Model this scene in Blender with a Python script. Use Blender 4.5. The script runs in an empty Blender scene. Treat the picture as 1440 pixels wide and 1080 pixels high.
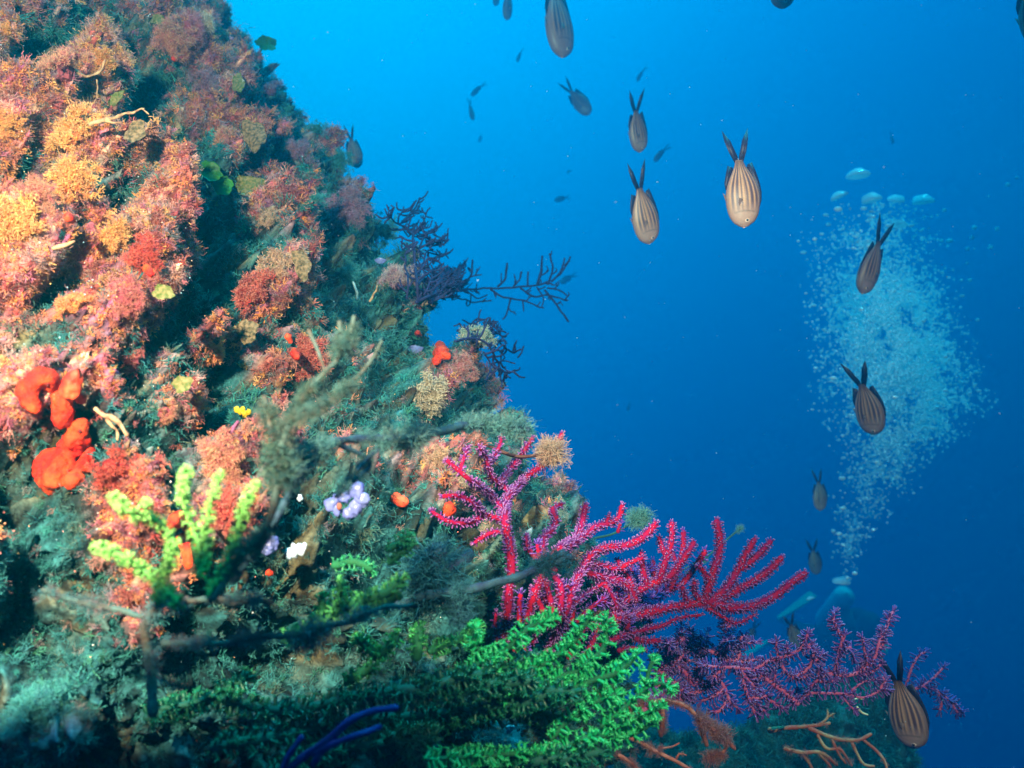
import bpy, math, random
import numpy as np
from mathutils import Vector, Matrix, Euler, Quaternion

# ------------------------------------------------------------------ camera, water light, sun, strobe, exposure
SC = bpy.context.scene
R = math.radians
FPX, CX, CY = 1247.0, 720.0, 540.0            # focal length and centre of the 1440 x 1080 picture, in its pixels

cam_d = bpy.data.cameras.new('camera'); cam = bpy.data.objects.new('camera', cam_d)
SC.collection.objects.link(cam); SC.camera = cam
cam.location = (0, 0, 0); cam.rotation_euler = (R(90), 0, 0)
cam_d.sensor_width = 36; cam_d.lens = 36 * FPX / 1440
cam_d.clip_start = 0.01; cam_d.clip_end = 100
cam_d.dof.use_dof = True; cam_d.dof.focus_distance = 0.86; cam_d.dof.aperture_fstop = 9.5

SUN_DIR = Vector((0.22, 0.12, 1.0)).normalized()     # towards the sun, above and a little ahead on the left

w = bpy.data.worlds.new('World'); SC.world = w; w.use_nodes = True
nt = w.node_tree; nt.nodes.clear()
out = nt.nodes.new('ShaderNodeOutputWorld'); bg = nt.nodes.new('ShaderNodeBackground')
tc = nt.nodes.new('ShaderNodeTexCoord')
dot = nt.nodes.new('ShaderNodeVectorMath'); dot.operation = 'DOT_PRODUCT'
dot.inputs[1].default_value = Vector((-0.52, 0.60, 0.75)).normalized()
nt.links.new(tc.outputs['Generated'], dot.inputs[0])
mr = nt.nodes.new('ShaderNodeMapRange'); mr.inputs['From Min'].default_value = -1; mr.inputs['From Max'].default_value = 1
nt.links.new(dot.outputs['Value'], mr.inputs['Value'])
cr = nt.nodes.new('ShaderNodeValToRGB'); nt.links.new(mr.outputs['Result'], cr.inputs['Fac'])
el = cr.color_ramp.elements
WR = [(0.0, (0.000, 0.006, 0.035)), (0.5, (0.000, 0.014, 0.10)), (0.70, (0.000, 0.035, 0.25)), (0.82, (0.000, 0.19, 0.62)),
      (0.92, (0.0, 0.53, 1.15)), (1.0, (0.0, 0.62, 1.3))]
el[0].position, el[0].color = WR[0][0], (*WR[0][1], 1)
el[1].position, el[1].color = WR[-1][0], (*WR[-1][1], 1)
cr.color_ramp.interpolation = 'B_SPLINE'
for p, c in WR[1:-1]:
    e = el.new(p); e.color = (*c, 1)
nt.links.new(cr.outputs['Color'], bg.inputs['Color']); bg.inputs['Strength'].default_value = 1.36
nt.links.new(bg.outputs[0], out.inputs[0])

sun_d = bpy.data.lights.new('sun', 'SUN'); sun_d.energy = 5.0; sun_d.angle = R(8); sun_d.color = (0.04, 0.68, 0.92)
sun = bpy.data.objects.new('sun', sun_d); SC.collection.objects.link(sun)
sun.rotation_euler = SUN_DIR.to_track_quat('Z', 'Y').to_euler()

def flash_or_fill(name, loc, aim, watts, cone, blend, size):   # the photographer's flash on the left, an added fill lamp on the right
    d = bpy.data.lights.new(name, 'SPOT'); d.energy = watts; d.color = (1.0, 0.60, 0.44)
    d.spot_size = R(cone); d.spot_blend = blend; d.shadow_soft_size = size
    o = bpy.data.objects.new(name, d); SC.collection.objects.link(o); o.location = loc
    o.rotation_euler = (Vector(loc) - Vector(aim)).to_track_quat('Z', 'Y').to_euler()
    return o
flash_or_fill('flash_or_fill', (-0.22, -0.02, 0.22), (-0.29, 0.70, 0.166), 165, 70, 0.12, 0.008)
flash_or_fill('flash_or_fill', (0.22, -0.02, 0.36), (0.31, 0.9, -0.08), 74, 64, 0.35, 0.008)  # added lamp out of view, brightens the right-hand fish and fans

SC.view_settings.view_transform = 'Standard'; SC.view_settings.look = 'None'
SC.view_settings.exposure = 0.0; SC.view_settings.gamma = 1.0; SC.view_settings.use_curve_mapping = False
cy = SC.cycles
cy.use_denoising = True; cy.max_bounces = 6; cy.diffuse_bounces = 2; cy.glossy_bounces = 2; cy.transmission_bounces = 4
cy.volume_bounces = 1; cy.transparent_max_bounces = 8; cy.caustics_reflective = False; cy.caustics_refractive = False
cy.use_adaptive_sampling = True; cy.adaptive_threshold = 0.02; cy.sample_clamp_indirect = 3.0

def P(px, py, d):                                       # a point that the photograph shows at (px, py), d metres ahead
    return np.array([(px - CX) / FPX * d, d, -(py - CY) / FPX * d])

# ------------------------------------------------------------------ helpers
rng = np.random.default_rng(7); random.seed(7)

def link(o, parent=None):
    SC.collection.objects.link(o)
    if parent is not None: o.parent = parent
    return o
def tag(o, label=None, cat=None, group=None, kind=None):
    for k, v in (('label', label), ('category', cat), ('group', group), ('kind', kind)):
        if v: o[k] = v
    return o
def empty(name, loc=(0, 0, 0)):
    o = bpy.data.objects.new(name, None); o.empty_display_size = 0.02; o.location = tuple(loc); return link(o)

def build(name, V, F, mat, parent=None, col=None, smooth=True, origin=None):
    """V (n,3) world points; F list of int arrays (m,k).  One mesh object; origin is moved to its parent's place."""
    V = np.asarray(V, dtype=np.float64)
    if not isinstance(F, list): F = [F]
    F = [np.asarray(f, dtype=np.int32) for f in F if len(f)]
    base = np.zeros(3)
    if parent is not None: base = np.array(parent.matrix_world.translation if parent.parent else parent.location)
    elif origin is not None: base = np.asarray(origin, dtype=float)
    me = bpy.data.meshes.new(name)
    me.vertices.add(len(V)); me.vertices.foreach_set('co', (V - base).astype(np.float32).ravel())
    loops = np.concatenate([f.ravel() for f in F]); tot = np.concatenate([np.full(len(f), f.shape[1], np.int32) for f in F])
    me.loops.add(len(loops)); me.loops.foreach_set('vertex_index', loops)
    me.polygons.add(len(tot)); st = np.zeros(len(tot), np.int32); st[1:] = np.cumsum(tot)[:-1]
    me.polygons.foreach_set('loop_start', st); me.polygons.foreach_set('loop_total', tot)
    me.polygons.foreach_set('use_smooth', np.full(len(tot), smooth))
    me.update(calc_edges=True)
    if col is not None:
        a = me.color_attributes.new('tint', 'FLOAT_COLOR', 'POINT')
        c = np.ones((len(V), 4), np.float32); c[:, :3] = col; a.data.foreach_set('color', c.ravel())
    me.materials.append(mat)
    o = bpy.data.objects.new(name, me)
    if parent is None and origin is not None: o.location = tuple(base)
    return link(o, parent)

class Acc:                                              # gathers pieces of one mesh
    def __init__(s): s.V = []; s.Q = []; s.T = []; s.C = []; s.n = 0
    def add(s, V, Q=None, T=None, C=None):
        V = np.asarray(V, float); s.V.append(V)
        if Q is not None and len(Q): s.Q.append(np.asarray(Q) + s.n)
        if T is not None and len(T): s.T.append(np.asarray(T) + s.n)
        if C is not None: s.C.append(np.broadcast_to(np.asarray(C, float), (len(V), 3)))
        s.n += len(V)
    def build(s, name, mat, parent=None, **kw):
        F = []
        if s.Q: F.append(np.concatenate(s.Q))
        if s.T: F.append(np.concatenate(s.T))
        return build(name, np.concatenate(s.V), F, mat, parent, col=np.concatenate(s.C) if s.C else None, **kw)

# gradient noise, vectorised
_perm = np.random.default_rng(3).permutation(256); _perm = np.concatenate([_perm, _perm, _perm])
_g = np.random.default_rng(4).normal(size=(256, 3)); _g /= np.linalg.norm(_g, axis=1)[:, None]
def noise(Pn):
    Pn = np.asarray(Pn, float); i = np.floor(Pn).astype(int); f = Pn - i; i &= 255
    u = f * f * f * (f * (f * 6 - 15) + 10); res = 0
    for dx in (0, 1):
        for dy in (0, 1):
            for dz in (0, 1):
                h = _perm[_perm[_perm[(i[..., 0] + dx) & 255] + ((i[..., 1] + dy) & 255)] + ((i[..., 2] + dz) & 255)]
                d = (_g[h] * (f - np.array([dx, dy, dz]))).sum(-1)
                wgt = (u[..., 0] if dx else 1 - u[..., 0]) * (u[..., 1] if dy else 1 - u[..., 1]) * (u[..., 2] if dz else 1 - u[..., 2])
                res = res + wgt * d
    return res * 1.6
def fbm(Pn, o=4, lac=2.07, gain=0.5):
    a, r, s = 1.0, 0.0, 1.0
    for k in range(o):
        r = r + a * noise(np.asarray(Pn) * s + 17.3 * k); s *= lac; a *= gain
    return r

def unit(v): return v / np.maximum(np.linalg.norm(v, axis=-1, keepdims=True), 1e-12)
def frames(Pt):
    Pt = np.asarray(Pt, float); T = unit(np.gradient(Pt, axis=0)); N = np.zeros_like(T)
    a = np.array([0.0, 0.0, 1.0]) if abs(T[0][2]) < 0.9 else np.array([1.0, 0, 0])
    n = unit(a - T[0] * (a @ T[0]))
    for k in range(len(T)):
        n = unit(n - T[k] * (n @ T[k])); N[k] = n
    return T, N, np.cross(T, N)
def smooth_path(pts, step):
    """Catmull-Rom through pts (n,k>=3), resampled about every step metres."""
    pts = np.asarray(pts, float)
    if len(pts) == 2: pts = np.array([pts[0], (pts[0] + pts[1]) / 2, pts[1]])
    q = np.vstack([2 * pts[0] - pts[1], pts, 2 * pts[-1] - pts[-2]]); o = []
    for k in range(1, len(q) - 2):
        m = max(2, int(np.linalg.norm(q[k + 1][:3] - q[k][:3]) / step)); t = np.linspace(0, 1, m, endpoint=False)[:, None]
        a, b, c, d = q[k - 1], q[k], q[k + 1], q[k + 2]
        o.append(0.5 * (2 * b + (c - a) * t + (2 * a - 5 * b + 4 * c - d) * t ** 2 + (3 * b - a - 3 * c + d) * t ** 3))
    o.append(pts[-1:]); return np.vstack(o)
def tube(Pt, rad, n=8, cap=True):
    Pt = np.asarray(Pt, float); rad = np.broadcast_to(rad, (len(Pt),)).astype(float)
    if cap:                                             # a rounded tip
        T = unit(Pt[-1] - Pt[-2]); r = rad[-1]
        Pt = np.vstack([Pt, Pt[-1] + T * r * 0.6, Pt[-1] + T * r * 0.95]); rad = np.concatenate([rad, [r * 0.75, r * 0.12]])
        T0 = unit(Pt[0] - Pt[1]); r = rad[0]
        Pt = np.vstack([Pt[0] + T0 * r * 0.7, Pt[0] + T0 * r * 0.45, Pt]); rad = np.concatenate([[r * 0.05, r * 0.6], rad])
    T, N, B = frames(Pt); a = np.linspace(0, 2 * np.pi, n, endpoint=False)
    V = Pt[:, None] + rad[:, None, None] * (N[:, None] * np.cos(a)[None, :, None] + B[:, None] * np.sin(a)[None, :, None])
    m = len(Pt); i = np.arange(m - 1)[:, None] * n; j = np.arange(n)[None]; j2 = (j + 1) % n
    Q = np.stack([i + j, i + j2, i + n + j2, i + n + j], -1).reshape(-1, 4)
    return V.reshape(-1, 3), Q
def ellipsoid(c, r, nu=10, nv=7, rot=None):
    u = np.linspace(0, 2 * np.pi, nu, endpoint=False); v = np.linspace(0.001, np.pi - 0.001, nv)
    X = np.stack([np.outer(np.sin(v), np.cos(u)), np.outer(np.sin(v), np.sin(u)), np.outer(np.cos(v), np.ones(nu))], -1).reshape(-1, 3) * r
    if rot is not None: X = X @ np.array(rot).T
    i = np.arange(nv - 1)[:, None] * nu; j = np.arange(nu)[None]; j2 = (j + 1) % nu
    return X + c, np.stack([i + j, i + nu + j, i + nu + j2, i + j2], -1).reshape(-1, 4)
def stamp(Vt, Ft, pos, nrm, scale, spin=None):
    """copies of a small template (its +z along nrm) at many places -> one vertex and one face array"""
    pos = np.asarray(pos, float); n = unit(np.asarray(nrm, float)); k = len(pos)
    a = np.where(np.abs(n[:, 2:3]) < 0.9, np.array([[0, 0, 1.0]]), np.array([[1.0, 0, 0]]))
    t = unit(np.cross(a, n)); b = np.cross(n, t)
    th = rng.uniform(0, 2 * np.pi, k) if spin is None else spin
    t2 = t * np.cos(th)[:, None] + b * np.sin(th)[:, None]; b2 = np.cross(n, t2)
    s = np.broadcast_to(np.asarray(scale, float), (k,))
    V = (Vt[None, :, 0:1] * t2[:, None] + Vt[None, :, 1:2] * b2[:, None] + Vt[None, :, 2:3] * n[:, None]) * s[:, None, None] + pos[:, None]
    F = Ft[None] + (np.arange(k) * len(Vt))[:, None, None]
    return V.reshape(-1, 3), F.reshape(-1, Ft.shape[1])

# ------------------------------------------------------------------ materials
def mat(name, color=(0.5, 0.5, 0.5), rough=0.7, tint=False, var=0.0, scale=60, color2=None, spec=0.3, trans=0.0, bump=0.0, bscale=200, metal=0.0, alpha=1.0, coat=0.0):
    m = bpy.data.materials.new(name); m.use_nodes = True; t = m.node_tree; b = t.nodes['Principled BSDF']
    b.inputs['Roughness'].default_value = rough; b.inputs['Specular IOR Level'].default_value = spec
    b.inputs['Metallic'].default_value = metal; b.inputs['Coat Weight'].default_value = coat
    tcn = t.nodes.new('ShaderNodeTexCoord')
    src = None
    if tint:
        a = t.nodes.new('ShaderNodeAttribute'); a.attribute_name = 'tint'; src = a.outputs['Color']
    if color2 is not None:
        n = t.nodes.new('ShaderNodeTexNoise'); n.inputs['Scale'].default_value = scale; n.inputs['Detail'].default_value = 5
        t.links.new(tcn.outputs['Object'], n.inputs['Vector'])
        r = t.nodes.new('ShaderNodeValToRGB'); r.color_ramp.elements[0].position = 0.38; r.color_ramp.elements[1].position = 0.62
        r.color_ramp.elements[0].color = (*color, 1); r.color_ramp.elements[1].color = (*color2, 1)
        t.links.new(n.outputs['Fac'], r.inputs['Fac']); src = r.outputs['Color']
    if var:
        n = t.nodes.new('ShaderNodeTexNoise'); n.inputs['Scale'].default_value = scale * 2.3; n.inputs['Detail'].default_value = 4
        t.links.new(tcn.outputs['Object'], n.inputs['Vector'])
        mp = t.nodes.new('ShaderNodeMapRange'); mp.inputs['From Min'].default_value = 0.3; mp.inputs['From Max'].default_value = 0.7
        mp.inputs['To Min'].default_value = 1 - var; mp.inputs['To Max'].default_value = 1 + var
        t.links.new(n.outputs['Fac'], mp.inputs['Value'])
        mx = t.nodes.new('ShaderNodeVectorMath'); mx.operation = 'SCALE'
        if src is None: mx.inputs[0].default_value = color
        else: t.links.new(src, mx.inputs[0])
        t.links.new(mp.outputs['Result'], mx.inputs['Scale']); src = mx.outputs['Vector']
    if src is None: b.inputs['Base Color'].default_value = (*color, 1)
    else: t.links.new(src, b.inputs['Base Color'])
    if bump:
        n = t.nodes.new('ShaderNodeTexNoise'); n.inputs['Scale'].default_value = bscale; n.inputs['Detail'].default_value = 6
        t.links.new(tcn.outputs['Object'], n.inputs['Vector'])
        bp = t.nodes.new('ShaderNodeBump'); bp.inputs['Strength'].default_value = bump; bp.inputs['Distance'].default_value = 0.002
        t.links.new(n.outputs['Fac'], bp.inputs['Height']); t.links.new(bp.outputs['Normal'], b.inputs['Normal'])
    if trans:
        o_ = t.nodes['Material Output']; tr = t.nodes.new('ShaderNodeBsdfTranslucent'); mxs = t.nodes.new('ShaderNodeMixShader')
        mxs.inputs[0].default_value = trans
        if src is None: tr.inputs['Color'].default_value = (*color, 1)
        else: t.links.new(src, tr.inputs['Color'])
        t.links.new(b.outputs[0], mxs.inputs[1]); t.links.new(tr.outputs[0], mxs.inputs[2]); t.links.new(mxs.outputs[0], o_.inputs['Surface'])
    return m
# ------------------------------------------------------------------ the reef wall
SIL_Y = np.array([-400, -150, 0, 100, 200, 260, 330, 420, 540, 600, 680, 740, 790, 840, 900, 960, 1080, 1300, 1600.])
SIL_X = np.array([60, 195, 280, 360, 425, 460, 508, 565, 618, 655, 735, 805, 860, 880, 865, 850, 870, 900, 930.])
DSIL = np.array([2.2, 1.95, 1.75, 1.65, 1.55, 1.5, 1.42, 1.32, 1.2, 1.14, 1.06, 1.0, .97, .95, .92, .9, .88, .86, .84])
D0_Y = np.array([-400, 0, 300, 600, 850, 1080, 1600.]); D0 = np.array([.80, .62, .50, .46, .46, .46, .46])
XL = -420.0
LUMPS = [  # px, py, radius px, push towards the viewer in metres (negative = hollow)
 (100, 130, 75, .05), (115, 250, 80, .07), (20, 180, 60, .03), (20, 340, 90, .05), (190, 360, 85, .06), (150, 470, 90, .04),
 (250, 50, 60, .05), (300, 110, 55, .05), (210, 140, 55, -.07), (260, 210, 55, -.08), (280, 330, 45, -.07), (290, 420, 48, -.09),
 (250, 480, 40, -.05), (310, 540, 45, -.05), (385, 320, 45, .05), (380, 400, 60, .07), (430, 500, 60, .04), (300, 500, 35, .05),
 (360, 200, 35, .05), (380, 250, 35, -.06), (430, 230, 45, .04), (500, 310, 55, .05), (470, 400, 60, -.02), (560, 400, 45, .03),
 (620, 560, 70, .06), (640, 470, 60, .04), (540, 520, 45, -.03), (80, 600, 90, .05), (30, 660, 50, -.06), (200, 620, 60, .03),
 (330, 600, 60, -.04), (320, 700, 80, .06), (180, 560, 30, -.05), (150, 700, 80, .03), (60, 780, 90, -.06), (480, 700, 80, .04),
 (560, 680, 60, .02), (640, 700, 60, .05), (700, 640, 50, .03), (420, 800, 60, -.04), (550, 800, 70, -.05), (620, 850, 60, -.05),
 (760, 720, 50, .03), (60, 900, 100, -.05), (260, 900, 80, -.05), (60, 1010, 80, .02), (420, 930, 80, -.04), (560, 920, 60, .01),
 (700, 950, 90, -.02), (60, 60, 45, -.05), (45, 240, 26, -.05), (150, 300, 30, -.05), (75, 395, 38, -.05), (40, 480, 40, -.05), (140, 540, 28, -.05), (215, 450, 30, -.03), (340, 150, 26, -.04), (330, 270, 24, -.04), (330, 370, 30, -.04), (440, 180, 24, -.03), (460, 350, 30, -.03), (510, 460, 34, -.04), (585, 455, 24, -.03), (420, 560, 34, -.04), (250, 670, 30, -.05), (400, 640, 34, -.03), (600, 620, 34, -.04), (230, 180, 40, -.05), (120, 30, 40, -.03), (180, 90, 20, -.03)]

def reef_uv(th, py):
    """th: 0 at the left edge, pi/2 on the outline; py: picture row.  -> world points"""
    xs = np.interp(py, SIL_Y, SIL_X); ds = np.interp(py, SIL_Y, DSIL); d0 = np.interp(py, D0_Y, D0)
    px = XL + (xs - XL) * np.sin(th)
    d = d0 + (ds - d0) * (1 - np.cos(th)) ** 0.85
    return np.stack([(px - CX) / FPX * d, d, -(py - CY) / FPX * d], -1), px
NU, NVR = 900, 760
_th = np.concatenate([np.linspace(0.12, 1.75, NU - 60), np.linspace(1.75, 2.5, 61)[1:]]); _py = np.linspace(-380, 1560, NVR)
TH, PY = np.meshgrid(_th, _py)
RP, RPX = reef_uv(TH, PY)
def grid_normals(G):
    n = unit(np.cross(np.gradient(G, axis=1), np.gradient(G, axis=0)))
    return n
RN = grid_normals(RP)
if (RN[NVR // 2, NU // 3] @ np.array([0, -1.0, 0])) < 0: RN = -RN
def sm(x): x = np.clip(x, 0, 1); return x * x * (3 - 2 * x)
disp = 0.026 * fbm(RP * 7.0, 3) + 0.016 * fbm(RP * 19 + 5, 3)
lump = np.zeros_like(disp)
wob = np.stack([fbm(RP * 14 + 40, 2), fbm(RP * 14 + 80, 2)], -1) * 34
front = TH < 1.62
for lx, ly, lr, lh in LUMPS:
    q = np.hypot(RPX + wob[..., 0] - lx, PY + wob[..., 1] - ly) / (lr * 1.25)
    lump += np.where(front, lh * (1.0 if lh > 0 else 2.1) * sm(1 - q), 0)
disp += lump * np.interp(RPX, [-400, 100, 500], [.8, .8, 1.0])
disp += .042 * np.abs(fbm(RP * 15 + 21, 2)) + .026 * np.abs(fbm(RP * 38 + 14, 2)) - .022
_cr = np.abs(fbm(RP * 8.5 + 33, 3)); crack = sm(1 - _cr / .13); disp -= .065 * crack; _cr2 = np.abs(fbm(RP * 21 + 51, 2)); crack2 = sm(1 - _cr2 / .14); disp -= .026 * crack2
ridge = 1 - np.abs(fbm(RP * 30 + 9, 3)); disp += 0.012 * (ridge - 0.7)
disp += 0.0050 * fbm(RP * 95 + 3, 3) + .0035 * np.abs(fbm(RP * 210, 2))
RP2 = RP + RN * disp[..., None]
RN2 = grid_normals(RP2)
if (RN2 * RN).sum(-1).mean() < 0: RN2 = -RN2
occl = disp - (lambda a: a)(0.026 * fbm(RP * 7.0, 3))
# what grows where: warm growth on what stands out, teal turf in the hollows
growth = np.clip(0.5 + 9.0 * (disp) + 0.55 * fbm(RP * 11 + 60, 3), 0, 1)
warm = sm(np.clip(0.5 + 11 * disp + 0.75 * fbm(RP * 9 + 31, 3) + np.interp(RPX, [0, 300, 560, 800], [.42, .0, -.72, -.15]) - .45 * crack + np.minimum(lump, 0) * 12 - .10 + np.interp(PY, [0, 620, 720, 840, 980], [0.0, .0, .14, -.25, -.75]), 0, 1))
i = np.arange(NVR - 1)[:, None] * NU; j = np.arange(NU - 1)[None]
RQ = np.stack([i + j, i + j + 1, i + NU + j + 1, i + NU + j], -1).reshape(-1, 4)
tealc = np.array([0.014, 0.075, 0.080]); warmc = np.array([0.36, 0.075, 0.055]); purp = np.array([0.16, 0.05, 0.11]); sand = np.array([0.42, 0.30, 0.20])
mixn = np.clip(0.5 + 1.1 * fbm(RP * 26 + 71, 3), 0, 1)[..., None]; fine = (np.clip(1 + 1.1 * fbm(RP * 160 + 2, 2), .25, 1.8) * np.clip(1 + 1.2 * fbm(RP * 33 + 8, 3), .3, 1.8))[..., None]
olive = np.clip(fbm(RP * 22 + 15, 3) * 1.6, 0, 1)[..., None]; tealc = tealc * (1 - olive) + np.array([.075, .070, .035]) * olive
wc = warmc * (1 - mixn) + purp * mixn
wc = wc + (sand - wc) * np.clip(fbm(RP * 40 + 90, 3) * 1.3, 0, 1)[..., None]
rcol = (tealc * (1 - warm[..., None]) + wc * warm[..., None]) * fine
M_REEF = mat('reef_rock', tint=True, rough=0.9, spec=0.15, bump=0.7, bscale=450, var=0.35, scale=150)
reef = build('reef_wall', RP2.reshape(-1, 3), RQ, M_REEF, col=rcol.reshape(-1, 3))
tag(reef, kind='structure')
# ------------------------------------------------------------------ growth on the wall
front_ok = (TH < 1.9).ravel()
RPf = RP2.reshape(-1, 3); RNf = RN2.reshape(-1, 3)
PXf = RPf[:, 0] / RPf[:, 1] * FPX + CX; PYf = -RPf[:, 2] / RPf[:, 1] * FPX + CY
def on_reef(px, py, rad=7.0):
    """the reef surface the photograph shows at (px, py): point, normal"""
    for r in (rad, rad * 2, rad * 5, rad * 12):
        k = np.nonzero((np.abs(PXf - px) < r) & (np.abs(PYf - py) < r) & front_ok)[0]
        if len(k): break
    b = k[np.argmin(RPf[k, 1] * 1.0 + 0.0004 * np.hypot(PXf[k] - px, PYf[k] - py))]
    return RPf[b].copy(), RNf[b].copy()
cell = np.linalg.norm(np.cross(RP2[1:, :-1] - RP2[:-1, :-1], RP2[:-1, 1:] - RP2[:-1, :-1]), axis=-1)
cw = cell * (PY[:-1, :-1] > -90) * (PY[:-1, :-1] < 1170) * (RPX[:-1, :-1] > -110) * (TH[:-1, :-1] < 1.85)
facing = (RN2[:-1, :-1] * unit(RP2[:-1, :-1])).sum(-1)
cw = cw * (facing < 0.45)
def sample(weight, n, nearpow=1.0):
    ww = (cw * weight / np.maximum(RP2[:-1, :-1, 1], .2) ** nearpow).ravel(); ww = ww / ww.sum()
    k = rng.choice(len(ww), n, p=ww); r, c = np.divmod(k, NU - 1)
    a, b = rng.random((2, n, 1))
    p = RP2[r, c] * (1 - a) * (1 - b) + RP2[r + 1, c] * a * (1 - b) + RP2[r, c + 1] * (1 - a) * b + RP2[r + 1, c + 1] * a * b
    return p, RN2[r, c], r, c

def filament_tuft(seed, n=24, curl=0.5, width=0.055, segs=3, spread=1.0, beads=False):
    """unit-high bush of thin branching blades; returns V, T, t (0 base .. 1 tip)"""
    g = np.random.default_rng(seed); V = []; T = []; tt = []; m = 0
    for k in range(n):
        a = g.uniform(0, 2 * np.pi); e = g.uniform(0.0, 1.25) * spread
        d = np.array([np.sin(e) * np.cos(a), np.sin(e) * np.sin(a), np.cos(e)])
        p = np.array([g.normal() * .12, g.normal() * .12, -0.08]); L = g.uniform(.6, 1.1) / segs
        def strand(p, d, L, s0, wd):
            nonlocal m
            side = unit(np.cross(d, g.normal(size=3))); pts = [p]
            for s in range(segs - s0):
                d = unit(d + g.normal(size=3) * curl * .5 + np.array([0, 0, .05])); p = p + d * L; pts.append(p)
                if s0 == 0 and s >= 1 - (segs < 3) and g.random() < 0.85: strand(p, unit(d + g.normal(size=3) * .8), L * .8, 1, wd * .8)
            for q, pt in enumerate(pts):
                f = (q + s0) / segs; ww = wd * (1 - .55 * f) * (1.0 if not beads else (1.5 if q % 2 else .6))
                V.append(pt - side * ww); V.append(pt + side * ww); tt.extend([f, f])
                if q: b = m + 2 * q; T.extend([[b - 2, b - 1, b + 1], [b - 2, b + 1, b]])
            m += 2 * len(pts)
        strand(p, d, L, 0, width)
    return np.array(V), np.array(T), np.array(tt)

def scatter(name, n, weight, size, cols, tipc, tip, m, templates, push=0.0, nearpow=1.0, colfun=None):
    A = Acc(); p, nn, r, c = sample(weight, n, nearpow)
    which = rng.integers(0, len(templates), n)
    up = unit(nn + rng.normal(size=nn.shape) * .35 + np.array([0, -0.15, 0.12]))
    sz = rng.uniform(size[0], size[1], n) * np.clip(p[:, 1] / 0.9, .62, 1.25)
    pick = rng.integers(0, len(cols), n); base = np.array(cols)[pick]
    cl = np.clip(0.5 + 1.2 * fbm(p * 24 + 11, 2), 0, 1)
    idx = np.clip((cl * len(cols)).astype(int), 0, len(cols) - 1)
    base = np.where(rng.random((n, 1)) < .75, np.array(cols)[idx], base) * rng.uniform(.5, 1.35, (n, 1))
    for k, (Vt, Ft, tt) in enumerate(templates):
        s = which == k
        if not s.any(): continue
        V, F = stamp(Vt, Ft, p[s] + nn[s] * push, up[s], sz[s])
        C = base[s][:, None, :] * (1 - tip * tt[None, :, None] ** 2) + np.array(tipc) * tip * (tt[None, :, None] ** 2)
        A.add(V, T=F, C=C.reshape(-1, 3))
    o = A.build(name, m, smooth=False); tag(o, kind='stuff'); return o
M_TURF = mat('filament_algae', tint=True, rough=0.75, spec=0.2, trans=0.35)
T_soft = [filament_tuft(s, 11, .7, .060, spread=1.15) for s in range(7)]
T_fine = [filament_tuft(s + 10, 18, .9, .030, spread=1.2) for s in range(4)]
T_knob = [filament_tuft(s + 20, 9, .6, .085, beads=True, spread=1.15) for s in range(6)]
Wm = warm[:-1, :-1]; pyg = PY[:-1, :-1]; pxg = RPX[:-1, :-1]
lowfade = np.interp(pyg, [830, 980], [1, .3])
left = np.interp(pxg, [0, 150, 420], [1, .75, .25])
scatter('pink_algae_turf', 21000, Wm ** 1.5 * lowfade, (.0035, .010), [(.56, .17, .12), (.44, .06, .07), (.30, .08, .15), (.58, .26, .14), (.34, .045, .04), (.22, .035, .045), (.52, .13, .18), (.42, .12, .26), (.62, .34, .30)], (.85, .50, .34), .36, M_TURF, T_soft)
scatter('orange_algae_turf', 9500, Wm ** 1.5 * left * lowfade, (.003, .009), [(.72, .26, .06), (.66, .30, .08), (.74, .22, .10), (.62, .36, .14)], (.98, .62, .22), .4, M_TURF, T_knob)
scatter('green_algae_turf', 26000, (1 - .85 * Wm) ** 1.2, (.004, .015), [(.012, .10, .10), (.03, .24, .21), (.006, .05, .07), (.04, .18, .10), (.03, .17, .20), (.008, .06, .06), (.09, .09, .04), (.05, .06, .05)], (.10, .52, .48), .5, M_TURF, T_soft + T_fine)
scatter('mauve_hydroid_fuzz', 6500, (.12 + Wm) * (.15 + left) * lowfade, (.004, .012), [(.30, .14, .20), (.20, .18, .24), (.38, .20, .16), (.14, .20, .20)], (.62, .55, .50), .6, M_TURF, T_fine)
# grains of sand and shell caught in the turf
Vo = np.array([[1, 0, 0], [-1, 0, 0], [0, 1, 0], [0, -1, 0], [0, 0, 1], [0, 0, -1.]]); Fo = np.array([[0, 2, 4], [2, 1, 4], [1, 3, 4], [3, 0, 4], [2, 0, 5], [1, 2, 5], [3, 1, 5], [0, 3, 5]])
def grains(name, n, size, cols, weight):
    p, nn, r, c = sample(weight, n); V, F = stamp(Vo, Fo, p + nn * rng.uniform(.002, .012, (n, 1)), nn, rng.uniform(size[0], size[1], n))
    C = np.repeat(np.array(cols)[rng.integers(0, len(cols), n)], 6, 0)
    A = Acc(); A.add(V, T=F, C=C); tag(A.build(name, M_GRAIN, smooth=False), kind='stuff')
M_GRAIN = mat('shell_sand', tint=True, rough=0.35, spec=0.6)
grains('shell_sand', 7000, (.0002, .0007), [(.6, .45, .3), (.7, .8, .75), (.7, .4, .2), (.3, .6, .7), (.8, .3, .25), (.75, .6, .2)], (.15 + Wm * left) * lowfade)

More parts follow.
